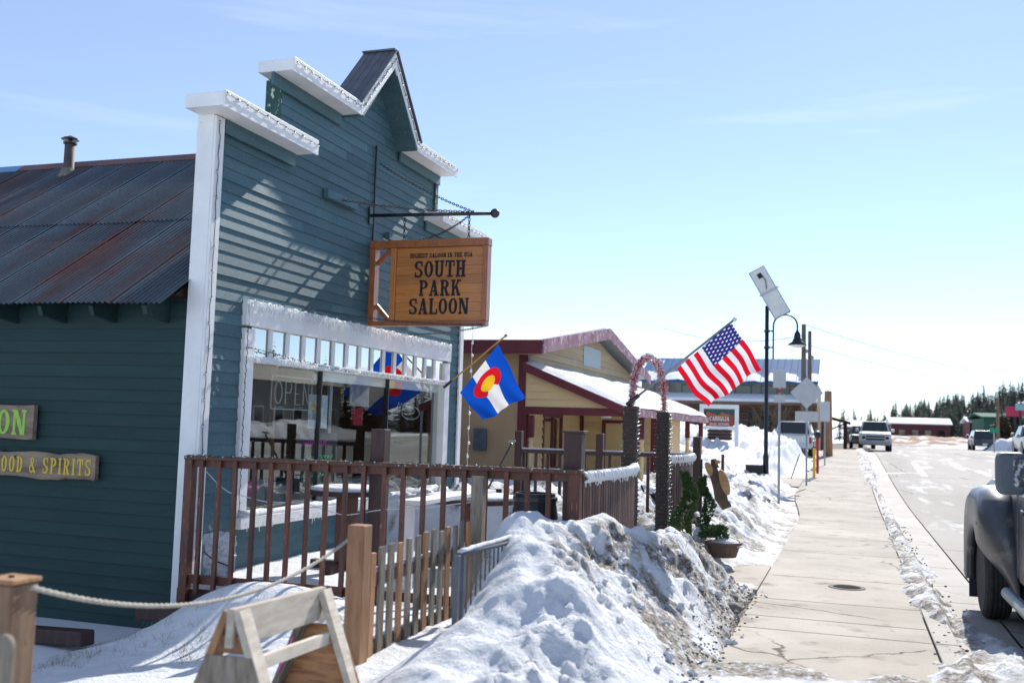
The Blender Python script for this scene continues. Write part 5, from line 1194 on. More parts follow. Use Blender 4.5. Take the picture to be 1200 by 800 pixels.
build('panel_cable', MB().tube([ctr_ - ux_ * Lh * .7 + dn * .07 + vx_ * .05, ctr_ - ux_ * Lh * .45 + vx_ * .08 + dn * .06, ctr_ - ux_ * Lh * .2 + dn * .05, Vector((LX, LY - .03, 5.45))], .012, 6), MT['black'], pan)
signback0 = pmat('pale_bracket', (.5, .52, .54), None, rough=.5)
build('cross_arm', MB().bar(ctr_ - vx_ * .31 + dn * .06, ctr_ + vx_ * .31 + dn * .06, .045, .04, dn), signback0, pan)
build('battery_box', MB().box(LX - .56, LX - .07, LY - .35, LY - .05, lg + .12, lg + .5), MT['black'], lamp, bevel=.015)

def sign_post(u, vt, vb, Y, label, cat='road sign', grp=None):
    a = atY(u, vt, Y); b = atY(u, vb, Y); t = thing('sign_post', label, cat, (b.x, Y, b.z))
    build('post', MB().box(b.x - .028, b.x + .028, Y, Y + .04, b.z - .4, a.z), MT['galv'], t)
    return t, b.x
signback = pmat('sign_back', (.50, .52, .53), (.44, .46, .48), 3, .5, metal=.3)
t, x = sign_post(912.5, 433, 577, 25.0, 'rear of a small upright rectangular parking sign nearest the lamp')
build('sign_plate', MB().box(x - .15, x + .15, 24.975, 24.99, 2.78, 3.22), signback, t, bevel=.003)
build('sign_plate', MB().box(x - .13, x + .13, 24.975, 24.99, 2.42, 2.60), signback, t, bevel=.003)
build('red_clamp', MB().box(x - .04, x + .04, 24.96, 24.974, 2.66, 2.74), pmat('red_plastic', (.5, .03, .02)), t)
t, x = sign_post(945, 440, 553, 31.0, 'rear of a diamond shaped warning sign with a small plate below')
cz = atY(945, 460, 31).z; s_ = .475
build('sign_plate', MB().prism([(x, 30.97, cz - s_), (x + s_, 30.97, cz), (x, 30.97, cz + s_), (x - s_, 30.97, cz)], (0, .012, 0)), signback, t)
build('sign_plate', MB().box(x - .33, x + .33, 30.97, 30.985, cz - .86, cz - .56), signback, t, bevel=.003)
t, x = sign_post(966.5, 470, 540, 44.0, 'rear of a small far square sign beside the power pole')
cz = atY(966, 482, 44).z; build('sign_plate', MB().box(x - .2, x + .2, 43.97, 43.985, cz - .42, cz + .42), signback, t)
# hydrant marker posts
for (u, v0, v1, c, lb) in ((954, 525, 546, (.75, .5, .04), 'yellow marker stake in the roadside snow'), (958, 512, 541, (.45, .03, .02), 'red hydrant marker standing beside the yellow stake')):
    a = atY(u, v0, 36.5); b = atY(u, v1, 36.5); t = thing('marker_post', lb, 'marker', tuple(b))
    build('stake', MB().box(b.x - .045, b.x + .045, 36.5, 36.55, b.z - .4, a.z), pmat('marker_paint', c), t, bevel=.005)
    if c[0] < .5: build('cap', MB().sphere((b.x, 36.52, a.z + .08), .13, 8, 6), MT['black'], t)
a = atY(937, 532, 33); b = atY(927, 557, 33); t = thing('broken_stake', 'thin leaning dark stake at the driveway edge', 'stake', tuple(b))
build('stick', MB().tube([b - Vector((0, 0, .1)), a], .015, 5), MT['browndk'], t)
a = atY(847, 532, 27); t = thing('short_stake', 'short dark stake poking out of the snow near the carved log', 'stake', tuple(a)); build('stick', MB().tube([a + Vector((0, 0, .0)), a - Vector((0, 0, .7))], .04, 6), MT['browndk'], t)
# caniglia sign
cs = thing('real_estate_sign', 'white framed red Caniglia real estate sign on two white posts', 'sign', (-4.6, 38, .4))
CYs = 38.0
for x in (-5.28, -3.98): build('post', MB().box(x - .07, x + .07, CYs, CYs + .14, .2, 2.68), MT['white'], cs, bevel=.01)
build('cross_board', MB().box(-5.2, -4.06, CYs, CYs + .1, 2.52, 2.68), MT['white'], cs); build('cross_board', MB().box(-5.2, -4.06, CYs, CYs + .1, 1.76, 1.84), MT['white'], cs)
build('red_panel', MB().box(-5.12, -4.1, CYs + .01, CYs + .04, 1.86, 2.28), pmat('red_sign_panel', (.28, .05, .03), (.35, .08, .05), 4, .6), cs)
mnt = [(-5.12, CYs + .005, 2.27)]
for i in range(13): mnt.append((-5.12 + 1.02 * i / 12, CYs + .005, 2.30 + (.07 if i % 3 == 1 else .02) + .05 * math.sin(i)))
mnt.append((-4.1, CYs + .005, 2.27)); build('mountain_outline', MB().prism(mnt, (0, .03, 0)), pmat('red_mountain', (.40, .12, .08)), cs)
build('dark_back', MB().box(-5.12, -4.1, CYs + .05, CYs + .07, 2.285, 2.515), MT['greenmetal'], cs)
letters('CANIGLIA', (-4.61, CYs + .008, 2.07), (1,0,0), (0,0,1), (0,-1,0), .17, MT['white'], cs, wide=.72, gap=.08)
letters('REAL ESTATE', (-4.61, CYs + .008, 1.90), (1,0,0), (0,0,1), (0,-1,0), .09, MT['white'], cs, wide=.95, gap=.1)
build('dark_panel', MB().box(-5.0, -4.2, CYs + .02, CYs + .05, 1.35, 1.75), MT['greyboard'], cs)
for k in range(3): build('slat', MB().box(-5.05, -4.14, CYs, CYs + .018, 1.37 + k * .13, 1.48 + k * .13), MT['browndk'], cs)
# power poles
PPW = pmat('power_pole_wood', (.12, .10, .09), (.18, .14, .11), 3, .9)
tops = []
for (u, vt, vb, Y, r, lb, m_) in ((942, 380, 525, 57.5, .16, 'tall grey power pole left of its shorter neighbour', PPW), (949, 388, 525, 58.8, .13, 'thinner dark power pole just right of the tall grey pole', PPW), (970.5, 458, 540, 52, .24, 'stout orange brown pole in front of the timber porch', MT['tan_wood'])):
    a = atY(u, vt, Y); b = atY(u, vb, Y); t = thing('power_pole', lb, 'power pole', (a.x, Y, b.z)); build('shaft', MB().lathe((a.x, Y, b.z - .5), [(r, 0), (r * .75, a.z - b.z + .5), (0, a.z - b.z + .52)], 10), m_, t, smooth=True)
    if Y > 55: build('insulator', MB().lathe((a.x + .15, Y, a.z - 1.6), [(.06, 0), (.09, .1), (.05, .2)], 8), MT['galv'], t); tops.append(a)
farp = thing('street_light', 'far wooden pole with lamp head beside the tall spruce', 'street light', (14.8, 100, .8))
a = atY(1169, 466, 100); build('pole', MB().lathe((a.x, 100, .5), [(.16, 0), (.13, a.z - .5), (0, a.z - .45)], 8), MT['log'], farp); build('lamp_head', MB().bar(a, a + Vector((-.7, 0, .15)), .3, .14), MT['galv'], farp)
gs = thing('street_name_sign', 'small green street name sign on a pale wooden post near the gray pickup', 'street sign', (14.2, 88, .8))
a = atY(1165, 504, 88); build('sign_plate', MB().box(a.x - .35, a.x + .32, 87.95, 87.98, a.z - .2, a.z + .2), pmat('green_sign', (.02, .3, .16)), gs); build('post', MB().box(a.x - .05, a.x + .05, 88, 88.1, .4, a.z + .2), MT['pale_wood'], gs)
for (u, v, w, h, c, Y, lb) in ((1190, 482, 1.7, 1.0, (.45, .03, .08), 110, 'far red rectangular shop sign at the right edge'), (1196, 477, .9, .6, (.2, .4, .4), 109, 'small teal sign overlapping the red shop sign')):
    a = atY(u, v, Y); t = thing('shop_sign', lb, 'sign', (a.x, Y, .8)); build('sign_plate', MB().box(a.x - w/2, a.x + w/2, Y, Y + .15, a.z - h/2, a.z + h/2), pmat('shop_sign_face', c), t); build('post', MB().box(a.x - .1, a.x + .1, Y + .16, Y + .3, .4, a.z + .4), MT['black'], t)
# overhead wires
def wire(p0, p1, sag, r, name='overhead_wire', label=''):
    p0 = Vector(p0); p1 = Vector(p1); P = [p0.lerp(p1, i / 30) - Vector((0, 0, sag * 4 * (i / 30) * (1 - i / 30))) for i in range(31)]
    return tag(build(name, MB().tube(P, r, 4), MT['cable_grey'], None), label, 'wire')
MT['cable_grey'] = pmat('grey_wire', (.25, .27, .3), None, rough=.5)
wire(tops[0], (26, 112, 7.6), 1.2, .02, label='upper overhead wire crossing the street from the tall grey pole')
wire(tops[1] - Vector((0, 0, .8)), (26, 112, 6.2), 1.0, .02, label='lower overhead wire crossing the street from the thinner pole')
wire(tops[0] - Vector((0, 0, .6)), (-9, 50, 6.8), .5, .018, label='service wire from the tall grey pole to the blue roofed building')
# meter grate in the sidewalk
mc = thing('meter_cover', 'small dark oval utility cover set in the sidewalk', 'cover', (-.02, 11.93, 0))
build('rim', MB().lathe((-.02, 11.93, .001), [(.20, 0), (.20, .006), (.16, .007), (.15, .004)], 24), MT['concrete_dk'], mc)
build('lid', MB().lathe((-.02, 11.93, .001), [(.149, 0), (.149, .005), (0, .005)], 24), pmat('iron_lid', (.02, .02, .02), None, rough=.95, spec=.05), mc)

# ================================================================== VEHICLES
def carpaint(name, c, rough=.35): return pmat(name, c, tuple(x * .8 for x in c), 1.5, rough, coat=.5)
def wheel(parent, x, y, z, r, w, name='wheel'):
    t = build(name, MB().lathe((x - w/2, y, z), [(r*.55, 0), (r*.93, .0), (r, w*.12), (r, w*.88), (r*.93, w), (r*.55, w)], 20, axis='X'), MT['tyre'], parent, smooth=False)
    build('rim', MB().lathe((x - w/2 - .003, y, z), [(0, .02), (r*.2, .03), (r*.54, .05), (r*.56, .0), (r*.56, w), (r*.54, w-.05), (r*.2, w - .03), (0, w-.02)], 16, axis='X'), MT['rim'], t, smooth=True)
def loft(secs):
    """secs: list of rings of equal length"""
    mb = MB(); n = len(secs[0]); vs = [p for s in secs for p in s]; fs = []
    for i in range(len(secs) - 1):
        for k in range(n): fs.append((i*n+k, i*n+(k+1)%n, (i+1)*n+(k+1)%n, (i+1)*n+k))
    fs.append(tuple(range(n))[::-1]); fs.append(tuple((len(secs)-1)*n + k for k in range(n)))
    return mb.add(vs, fs)
def ring(y, w, z0, z1, r=.12, tw=None):
    tw = w if tw is None else tw
    return [(-w, y, z0 + r), (-w + r*.6, y, z0), (w - r*.6, y, z0), (w, y, z0 + r), (w, y, z1 - r*1.2), (tw - r*.3, y, z1 - r*.25), (tw - r*1.6, y, z1), (-tw + r*1.6, y, z1), (-tw + r*.3, y, z1 - r*.25), (-w, y, z1 - r*1.2)]
def vehicle(name, label, cat, kind, col, loc, rot=0.0):
    """front towards -Y in local space"""
    r = thing(name, label, cat, (0, 0, 0)); P = carpaint(name + '_paint', col)
    if kind == 'pickup': L, W, BH, HH, RH_, wb = 5.8, 1.0, 1.22, 1.28, 1.95, (1.05, 4.65); wr = .41
    elif kind == 'suv': L, W, BH, HH, RH_, wb = 4.7, .92, 1.08, 1.08, 1.70, (.92, 3.7); wr = .36
    else: L, W, BH, HH, RH_, wb = 4.5, .9, .95, .92, 1.45, (.9, 3.5); wr = .33
    zb = .38
    secs = [ring(0.0, W*.84, zb+.12, HH*.80), ring(.12, W*.94, zb, HH*.90), ring(.5, W*.985, zb, HH*.955), ring(1.25, W, zb, HH), ring(L*.5, W, zb, BH), ring(L - .5, W*.99, zb, BH), ring(L - .06, W*.96, zb + .04, BH - .03), ring(L, W*.93, zb + .1, BH - .1)]
    body = build('body', loft(secs), P, r, smooth=False, bevel=.02)
    if kind == 'pickup': c0_, c1_, c2_, c3_ = 1.35, 2.05, 3.55, 3.75
    elif kind == 'suv': c0_, c1_, c2_, c3_ = 1.05, 1.75, 3.95, 4.55
    else: c0_, c1_, c2_, c3_ = 1.1, 1.9, 3.2, 4.0
    z0 = BH - .02; rf = RH_
    def fr(y, w, z): return [(-w, y, z), (w, y, z)]
    cab = MB(); wv, wt = W * .95, W * .76
    vs = [(-wv, c0_, z0), (wv, c0_, z0), (wv, c3_, z0), (-wv, c3_, z0), (-wt, c1_, rf), (wt, c1_, rf), (wt, c2_, rf), (-wt, c2_, rf)]
    cab.add(vs, [(0,3,2,1), (4,5,6,7), (0,1,5,4), (1,2,6,5), (2,3,7,6), (3,0,4,7)]); cb = build('cab', cab, P, r, bevel=.05)
    V = [Vector(p) for p in vs]
    def pane(a, b, c, d, inset, nm):
        cc = (a + b + c + d) / 4; q = [p.lerp(cc, inset) for p in (a, b, c, d)]; n = (b - a).cross(d - a).normalized()
        ctrb = Vector((0, (c0_ + c3_) / 2, (z0 + rf) / 2)); n = n if (cc - ctrb).dot(n) > 0 else -n
        build(nm, MB().prism([p + n * .004 for p in q], n * .006), MT['glassy_dark'], cb)
    pane(V[0], V[1], V[5], V[4], .12, 'windscreen'); pane(V[3], V[2], V[6], V[7], .14, 'rear_window')
    for (a, b, c, d) in ((V[1], V[2], V[6], V[5]), (V[0], V[3], V[7], V[4])):
        m1_, m2_ = a.lerp(b, .5), d.lerp(c, .5); pane(a, m1_, m2_, d, .12, 'side_window'); pane(m1_, b, c, m2_, .12, 'side_window')
    for y in wb:
        for s in (-1, 1):
            build('wheel_arch', MB().lathe((s * (W - .12) if s > 0 else -W - .012, y, wr + .02), [(0, 0), (wr + .09, 0), (wr + .09, .132), (0, .132)], 18, axis='X'), MT['black'], r)
            wheel(r, s * (W - .13), y, wr, wr, .25)
    # front
    build('grille', MB().box(-W*.58, W*.58, -.02, .03, HH*.55, HH*.78), MT['black'], r, bevel=.02)
    build('grille_bar', MB().box(-W*.6, W*.6, -.035, -.022, HH*.65, HH*.69), P, r)
    for s in (-1, 1):
        build('headlight', MB().box(min(s*W*.6, s*W*.88), max(s*W*.6, s*W*.88), .0, .09, HH*.60, HH*.76), MT['frost'], r, bevel=.02)
        build('mirror', MB().box(min(s*W, s*(W+.22)), max(s*W, s*(W+.22)), c0_ + .35, c0_ + .47, BH + .02, BH + .24), P, r, bevel=.03)
        build('tail_light', MB().box(min(s*W*.80, s*W*.93), max(s*W*.80, s*W*.93), L - .05, L + .015, BH*.62, BH - .14), pmat('tail_lens', (.3, .01, .01), rough=.2), r, bevel=.01)
    build('front_bumper', MB().box(-W*.93, W*.93, -.10, .0, zb + .04, zb + .26), MT['galv'] if kind == 'pickup' else P, r, bevel=.03)
    build('rear_bumper', MB().box(-W*.93, W*.93, L, L + .10, zb + .04, zb + .26), MT['galv'] if kind == 'pickup' else P, r, bevel=.03)
    build('licence_plate', MB().box(-.2, .2, L + .101, L + .108, zb + .1, zb + .22), MT['frost'], r)
    if kind == 'pickup': build('bed_floor', MB().box(-W*.84, W*.84, 3.85, L - .1, BH - .006, BH + .006), MT['black'], r)
    r.location = loc; r.rotation_euler = (0, 0, rot); return r
SNOWC = (.62, .64, .66)
wp = vehicle('white_pickup', 'white pickup truck parked facing the camera at the left kerb down the street', 'pickup truck', 'pickup', (.66, .68, .70), (1.62, 69.0, gz(64) - .1))
vehicle('dark_car', 'dark car mostly hidden behind the white pickup at the kerb', 'car', 'suv', (.03, .035, .04), (.95, 79.5, gz(66) - .08), 0)
0 and vehicle('dark_car', 'low far dark car left of the white pickup near the brown building', 'car', 'sedan', (.03, .03, .035), (-.35, 88, gz(66) - .1), 0)
def rear_view(name, label, cat, kind, col, x, y, L, tilt=0.0):
    return vehicle(name, label, cat, kind, col, (x, y + L, gz(y) - .1), PI + tilt)
rear_view('dark_wagon', 'small black wagon driving away seen from behind in the far street', 'car', 'suv', (.02, .028, .045), 11.0, 94.0, 4.7)
rear_view('gray_pickup', 'gray pickup truck seen from behind parked by the green street sign', 'pickup truck', 'pickup', (.20, .19, .18), 11.75, 72.0, 5.8)
rear_view('silver_car', 'pale blue silver car cut off at the right frame edge', 'car', 'sedan', (.38, .45, .52), 11.45, 62.0, 4.5)
pk = vehicle('parked_suv', 'white vehicle buried to its windows behind the roadside snow pile', 'car', 'suv', (.66, .68, .69), (-2.55, 54.6, gz(50) + .0), PI)

# ---- near dual rear wheel truck at the right edge, passenger side towards the sidewalk
RD = -.10
tk = thing('dually_truck', 'large grey truck with wide rear fender and towing mirror at the right edge', 'truck', (2.45, 8.0, RD))
TP = pmat('truck_paint', (.075, .082, .095), (.05, .055, .065), 2.5, .4, metal=.1, coat=.12, c3=(.24, .23, .21), c3scale=5, c3lo=.55, c3hi=.8)
BXL, BXR = 1.475, 3.425
def mirr(x): return 4.90 - x
TW = 1.0
def body_ring(y, z0, z1, xi=0.0, r=.06): 
    a, b = BXL + xi, BXR - xi
    return [(a, y, z0 + .05), (a + .05, y, z0), (b - .05, y, z0), (b, y, z0 + .05), (b + .012, y, (z0+z1)*.52), (b, y, z1 - r), (b - r, y, z1), (a + r, y, z1), (a, y, z1 - r), (a - .012, y, (z0+z1)*.52)]
bed = build('bed', loft([body_ring(10.30, .40, 1.22), body_ring(10.36, .38, 1.25), body_ring(12.5, .38, 1.25), body_ring(12.56, .42, 1.22)]), TP, tk, bevel=.01)
cabb = build('cab', loft([body_ring(4.9, .42, 1.10, .12), body_ring(5.1, .36, 1.16, .02), body_ring(6.5, .36, 1.22), body_ring(10.24, .36, 1.26), body_ring(10.27, .40, 1.22, .02)]), TP, tk, bevel=.01)
gh = MB(); gh.add([(BXL+.03, 6.6, 1.23), (BXR-.03, 6.6, 1.23), (BXR-.03, 10.2, 1.23), (BXL+.03, 10.2, 1.23), (BXL+.22, 7.4, 1.92), (BXR-.22, 7.4, 1.92), (BXR-.22, 10.1, 1.92), (BXL+.22, 10.1, 1.92)], [(0,3,2,1),(4,5,6,7),(0,1,5,4),(1,2,6,5),(2,3,7,6),(3,0,4,7)])
ghb = build('cab_roof', gh, TP, tk, bevel=.05)
for (y0, y1) in ((7.25, 8.6), (8.75, 9.95)):
    build('side_window', MB().prism([(BXL+.045, y0, 1.29), (BXL+.045, y1, 1.29), (BXL+.185, y1, 1.82), (BXL+.185, max(y0, 7.62), 1.82)], (-.012, 0, -.002)), MT['glassy_dark'], ghb)
for (y0, y1) in ((6.95, 8.66), (8.70, 9.95)):
    dd_ = build('door', MB().box(BXL - .018, BXL - .008, y0, y1, .52, 1.20), TP, tk, bevel=.004); build('handle', MB().box(BXL - .045, BXL - .019, y1 - .25, y1 - .08, 1.04, 1.08), MT['black'], dd_, bevel=.006)
build('hood', loft([body_ring(4.4, .62, 1.05, .18), body_ring(4.6, .55, 1.20, .08), body_ring(6.62, .6, 1.30, .04)]), TP, tk, bevel=.01)
build('front_bumper', MB().box(BXL + .02, BXR - .02, 4.2, 4.42, .40, .68), MT['galv'], tk, bevel=.03)
build('tailgate', MB().box(BXL + .1, BXR - .1, 12.57, 12.62, .62, 1.22), TP, tk, bevel=.01)
build('running_board', MB().tube([(BXL - .10, 6.9, .30), (BXL - .10, 10.25, .30)], .055, 10), MT['galv'], tk, smooth=True)
wc = (11.30, RD + .42)
for s in (0, 1):
    f = (lambda x: x) if s == 0 else mirr
    st = [(.475, 1.26), (.485, 1.205), (.52, 1.188), (.66, 1.182), (.78, 1.192), (.85, 1.235), (.89, 1.33), (.905, 1.49)]
    mb = MB(); vs = []; N = 34
    for i in range(N + 1):
        a = math.radians(-12 + 204 * i / N)
        for (rr_, xx) in st:
            rr_ = rr_ * (1 + .16 * math.sin(2 * a)**2 * (rr_ > .6))
            bf = max(0.0, min(1.0, (math.degrees(a) + 14) / 62)); bf = bf * bf * (3 - 2 * bf); xx = 1.49 - (1.49 - xx) * (bf if i < N/2 else 1); z = wc[1] + rr_ * math.sin(a) ; z = min(z, 1.235 + .0 * rr_) if rr_ > .8 else z
            vs.append((f(xx), wc[0] - rr_ * math.cos(a), max(z, .10 + .22 * (rr_ - .475) + (.10 if i > N/2 else 0))))
    m_ = len(st); fs = [(i*m_+k, i*m_+k+1, (i+1)*m_+k+1, (i+1)*m_+k) for i in range(N) for k in range(m_ - 1)]
    mb.add(vs, fs); fo = build('fender', mb, TP, tk, smooth=True)
    sd = fo.modifiers.new('solid', 'SOLIDIFY'); sd.thickness = .012
    build('clearance_light', MB().box(f(1.178), f(1.192), 10.80, 10.88, .86, .885) if s == 0 else MB().box(f(1.192), f(1.178), 10.80, 10.88, .86, .885), pmat('marker_lens', (.5, .3, .1)), fo)
    build('mud_flap', MB().box(min(f(1.22), f(1.85)), max(f(1.22), f(1.85)), 11.84, 11.86, .02, .62), MT['black'], tk)
    for xw in (1.40, 1.73):
        w_ = build('wheel', MB().lathe((f(xw) - .125, wc[0], wc[1]), [(.24, .0), (.36, -.004), (.398, .012), (.414, .035), (.42, .05), (.42, .062), (.408, .064), (.408, .074), (.42, .076), (.42, .100), (.408, .102), (.408, .112), (.42, .114), (.42, .138), (.408, .14), (.408, .15), (.42, .152), (.42, .178), (.408, .18), (.408, .188), (.42, .19), (.42, .20), (.414, .215), (.398, .238), (.36, .254), (.24, .25)], 48, axis='X'), MT['tyre'], tk)
        build('rim', MB().lathe((f(xw) - .125, wc[0], wc[1]), [(0, .10), (.08, .10), (.19, .13), (.23, .02), (.24, .0), (.24, .25), (.23, .24), (.19, .13)], 24, axis='X'), MT['rim'], w_, smooth=True)
    w_ = build('wheel', MB().lathe((f(1.62) - .13, 6.0, wc[1]), [(.24, .0), (.36, 0), (.41, .03), (.42, .06), (.42, .2), (.41, .23), (.36, .26), (.24, .26)], 36, axis='X'), MT['tyre'], tk)
    build('rim', MB().lathe((f(1.62) - .13, 6.0, wc[1]), [(0, .02), (.2, .06), (.24, .0), (.24, .26), (.2, .2), (0, .24)], 24, axis='X'), MT['rim'], w_, smooth=True)
build('axle', MB().tube([(1.5, wc[0], wc[1]), (3.4, wc[0], wc[1])], .05, 8), MT['black'], tk)
build('frame_rail', MB().box(1.9, 2.0, 4.8, 12.4, .38, .52).box(2.9, 3.0, 4.8, 12.4, .38, .52), MT['black'], tk, kind='stuff')
icy = pmat('ice_caked_plastic', (.05, .055, .065), (.5, .52, .55), 26, .6, .6, 60, lo=.47, hi=.56)
for s in (0, 1):
    f = (lambda x: x) if s == 0 else mirr
    mh = build('mirror_housing', loft([[(f(1.075 + a * math.copysign(abs(math.cos(t))**.35, math.cos(t))), yy, 1.462 + b * math.copysign(abs(math.sin(t))**.35, math.sin(t))) for t in [2*PI*k/28 + .11 for k in range(28)]] for (yy, a, b) in ((7.72, .072, .125), (7.74, .092, .145), (7.80, .097, .15), (7.86, .093, .147), (7.87, .085, .138))]), MT['greymetal'], tk, smooth=False)
    build('ice_crust', loft([[(f(1.075 + .045 + 0 * t + a * math.copysign(abs(math.cos(t))**.5, math.cos(t))), yy, 1.475 + b * math.copysign(abs(math.sin(t))**.5, math.sin(t))) for t in [2*PI*k/20 for k in range(20)]] for (yy, a, b) in ((7.708, .03, .09), (7.722, .042, .105))]), icy, mh)
    build('mirror_glass', loft([[(f(1.075 + a * math.copysign(abs(math.cos(t))**.4, math.cos(t))), yy, 1.46 + b * math.copysign(abs(math.sin(t))**.4, math.sin(t))) for t in [2*PI*k/20 for k in range(20)]] for (yy, a, b) in ((7.871, .08, .13), (7.874, .08, .13))]), MT['glassy_dark'], mh)
    build('mirror_arm', MB().bar((f(1.12), 7.80, 1.40), (f(1.62), 7.86, 1.38), .10, .11, w1=.11, h1=.13), MT['black'], tk, bevel=.03)

# ================================================================== TREES AND PLANTS
def spruce_mesh(h, r, seed, layers=22, mat='foliage_dk', blades=9):
    rr_ = random.Random(seed); mb = MB()
    for i in range(layers):
        t = i / (layers - 1); z = h * (.10 + .88 * t); rad = r * (1 - t)**.85 * rr_.uniform(.75, 1.15) + .05
        n = max(4, int(blades * (1 - t * .5)))
        for k in range(n):
            a = 2*PI*(k + rr_.random()) / n; l = rad * rr_.uniform(.7, 1.15); dz = -l * rr_.uniform(.15, .5) + .06*h/20
            d = Vector((math.cos(a), math.sin(a), 0)); s_ = Vector((-d.y, d.x, 0)) * l * rr_.uniform(.16, .28); b0 = Vector((0, 0, z + h * .015)); e = d * l + Vector((0, 0, z + dz)); m_ = d * l * .55 + Vector((0, 0, z + dz * .35))
            mb.add([b0, m_ + s_, e, m_ - s_, m_ + Vector((0, 0, -.10 * l))], [(0, 1, 4), (1, 2, 4), (2, 3, 4), (3, 0, 4)])
            if l > .5:
                for q in (-1, 1): mm = m_ + s_ * q; mb.add([mm, mm + d * l * .3 + s_ * q * .5 + Vector((0, 0, -.1 * l)), m_ + d * l * .1], [(0, 1, 2)])
    return mb.mesh('crown', MT[mat], fix=False)
def trunk_mesh(h, r): return MB().lathe((0, 0, -.6), [(r, 0), (r * .6, h * .6), (r * .1, h * .98)], 6).mesh('trunk', MT['bark'])
CR = [(spruce_mesh(8, 1.7, s), trunk_mesh(8, .18)) for s in (1, 2, 3, 4, 5)]
def tree(cm, tm, loc, sc, rot, label, group=None, name='spruce_tree'):
    t = thing(name, label, 'tree', loc, group); t.scale = (sc[0], sc[0], sc[1]); t.rotation_euler = (0, 0, rot)
    for nm, me in (('crown', cm), ('trunk', tm)):
        o = bpy.data.objects.new(nm, me); C.objects.link(o); o.parent = t
    return t
r_ = random.Random(21); cnt = 0
def gh_(x, y): return float(wide_h(np.array([[x]]), np.array([[y]]))[0][0, 0])
while cnt < 270:
    y = r_.uniform(235, 470); u = r_.uniform(1036, 1214) if r_.random() < .9 else r_.uniform(985, 1040)
    x = (u - 995) / 1167 * y * 1.06
    if u < 1060 and r_.random() < .55: continue
    z = gh_(x, y); s = r_.uniform(.75, 1.25) * (.75 + .25 * (y / 400)); k = r_.randrange(5)
    tree(CR[k][0], CR[k][1], (x, y, z - .3), (s * r_.uniform(1.0, 1.45), s * r_.uniform(.85, 1.2)), r_.uniform(0, 6), 'one of the dark spruces covering the far hillside beyond the buildings', 'spruces on the far hillside'); cnt += 1
big = spruce_mesh(9, 2.0, 31, 34, 'foliage_dk', 12); bt = trunk_mesh(9, .2)
a = atY(1187, 447, 116); tree(big, bt, (a.x, 116, .7), (.95, (a.z - .7) / 9 * 1.0), .5, 'tallest dark spruce standing beside the far wooden lamp pole')
brn = spruce_mesh(7, 2.4, 33, 30, 'foliage_br', 12); a = atY(1174, 476, 112); tree(brn, trunk_mesh(7, .2), (a.x, 112, .7), (.95, (a.z - .7) / 7), 1, 'rusty brown spruce left of the tallest dark spruce')
a = atY(1021, 482, 150); tree(spruce_mesh(7, 2.2, 35, 12, 'foliage_dk', 7), bt, (a.x, 150, .7), (.9, (a.z - .7) / 7), 1, 'sparse lone spruce standing right behind the white pickup')
a = atY(1034, 489, 170); tree(CR[2][0], CR[2][1], (a.x, 170, .7), (.9, (a.z - .7) / 8), 1, 'narrow spruce just right of the sparse lone spruce')
for (u, v, Y, lb) in ((1008, 497, 190, 'small far spruce left of the white pickup roof'), (984, 497, 200, 'tiny far spruce above the sidewalk end')):
    a = atY(u, v, Y); tree(CR[1][0], CR[1][1], (a.x, Y, .6), (.7, (a.z - .6) / 8), 1, lb)
# bare shrub by the log building
sb = thing('bare_shrub', 'bare straw coloured bush against the brown log wall', 'shrub', (-4.2, 58.0, .9)); r_ = random.Random(5)
def twig(mb, p, d, l, r, lv):
    q = p + d * l; mb.tube([p, p.lerp(q, .5) + Vector((r_.uniform(-.04, .04), 0, 0)) * l, q], [r, r * .8, r * .6], 4)
    if lv: 
        for _ in range(4): dd = (d + Vector((r_.gauss(0, .42), r_.gauss(0, .3), r_.gauss(.1, .2)))).normalized(); twig(mb, p.lerp(q, r_.uniform(.4, 1)), dd, l * r_.uniform(.5, .8), r * .55, lv - 1)
mb = MB()
for k in range(7): twig(mb, Vector((-4.4 + .15 * k, 58.0, .8)), Vector((r_.gauss(0, .25), r_.gauss(0, .2), 1)).normalized(), 1.3, .028, 3)
build('branches', mb, MT['hay'], sb)
# leaf clumps for the evergreens
def shrub(parent, fn, n, leaf, seed, mat='foliage'):
    q = random.Random(seed); mb = MB()
    for _ in range(n):
        p, out = fn(q)
        for k in range(5):
            d = (out + Vector((q.gauss(0, .55), q.gauss(0, .55), q.gauss(.45, .5)))).normalized(); s_ = d.cross(Vector((q.gauss(0, 1), q.gauss(0, 1), q.gauss(0, 1)))).normalized() * leaf * .22; e = p + d * leaf * q.uniform(.7, 1.3)
            mb.add([p - s_ * .4, p.lerp(e, .5) - s_, e, p.lerp(e, .5) + s_], [(0, 1, 2, 3)])
    return build('foliage', mb, MT[mat], parent, kind='stuff', fix=False)
def column(cx, cy, z0, h, r, seed):
    def f(q):
        t = q.random()**.95; a = q.uniform(0, 2*PI); bump = 1 + .35 * math.sin(3 * a + seed + 5 * t) + .2 * math.sin(11 * t + seed); rad = r * (1 - t**1.6 * .8) * (.55 + .45 * bump) * math.sqrt(q.uniform(.3, 1)); d = Vector((math.cos(a), math.sin(a), .35))
        return Vector((cx + rad * math.cos(a) + .05 * math.sin(7 * t + seed), cy + rad * math.sin(a), z0 + h * t)), d
    return f
def pot(name, label, cx, cy, z0, h, r, group=None):
    t = thing(name, label, 'plant', (cx, cy, z0), group)
    p = build('pot', MB().lathe((cx, cy, z0), [(r * .72, 0), (r * .95, h * .82), (r * 1.06, h * .83), (r * 1.08, h), (r * .95, h), (r * .92, h * .88), (0, h * .87)], 20), MT['pot'], t, smooth=False)
    return t
p1 = pot('potted_evergreen', 'bushy column evergreen in a brown pot beside the garden path', -1.74, 11.72, .10, .29, .155)
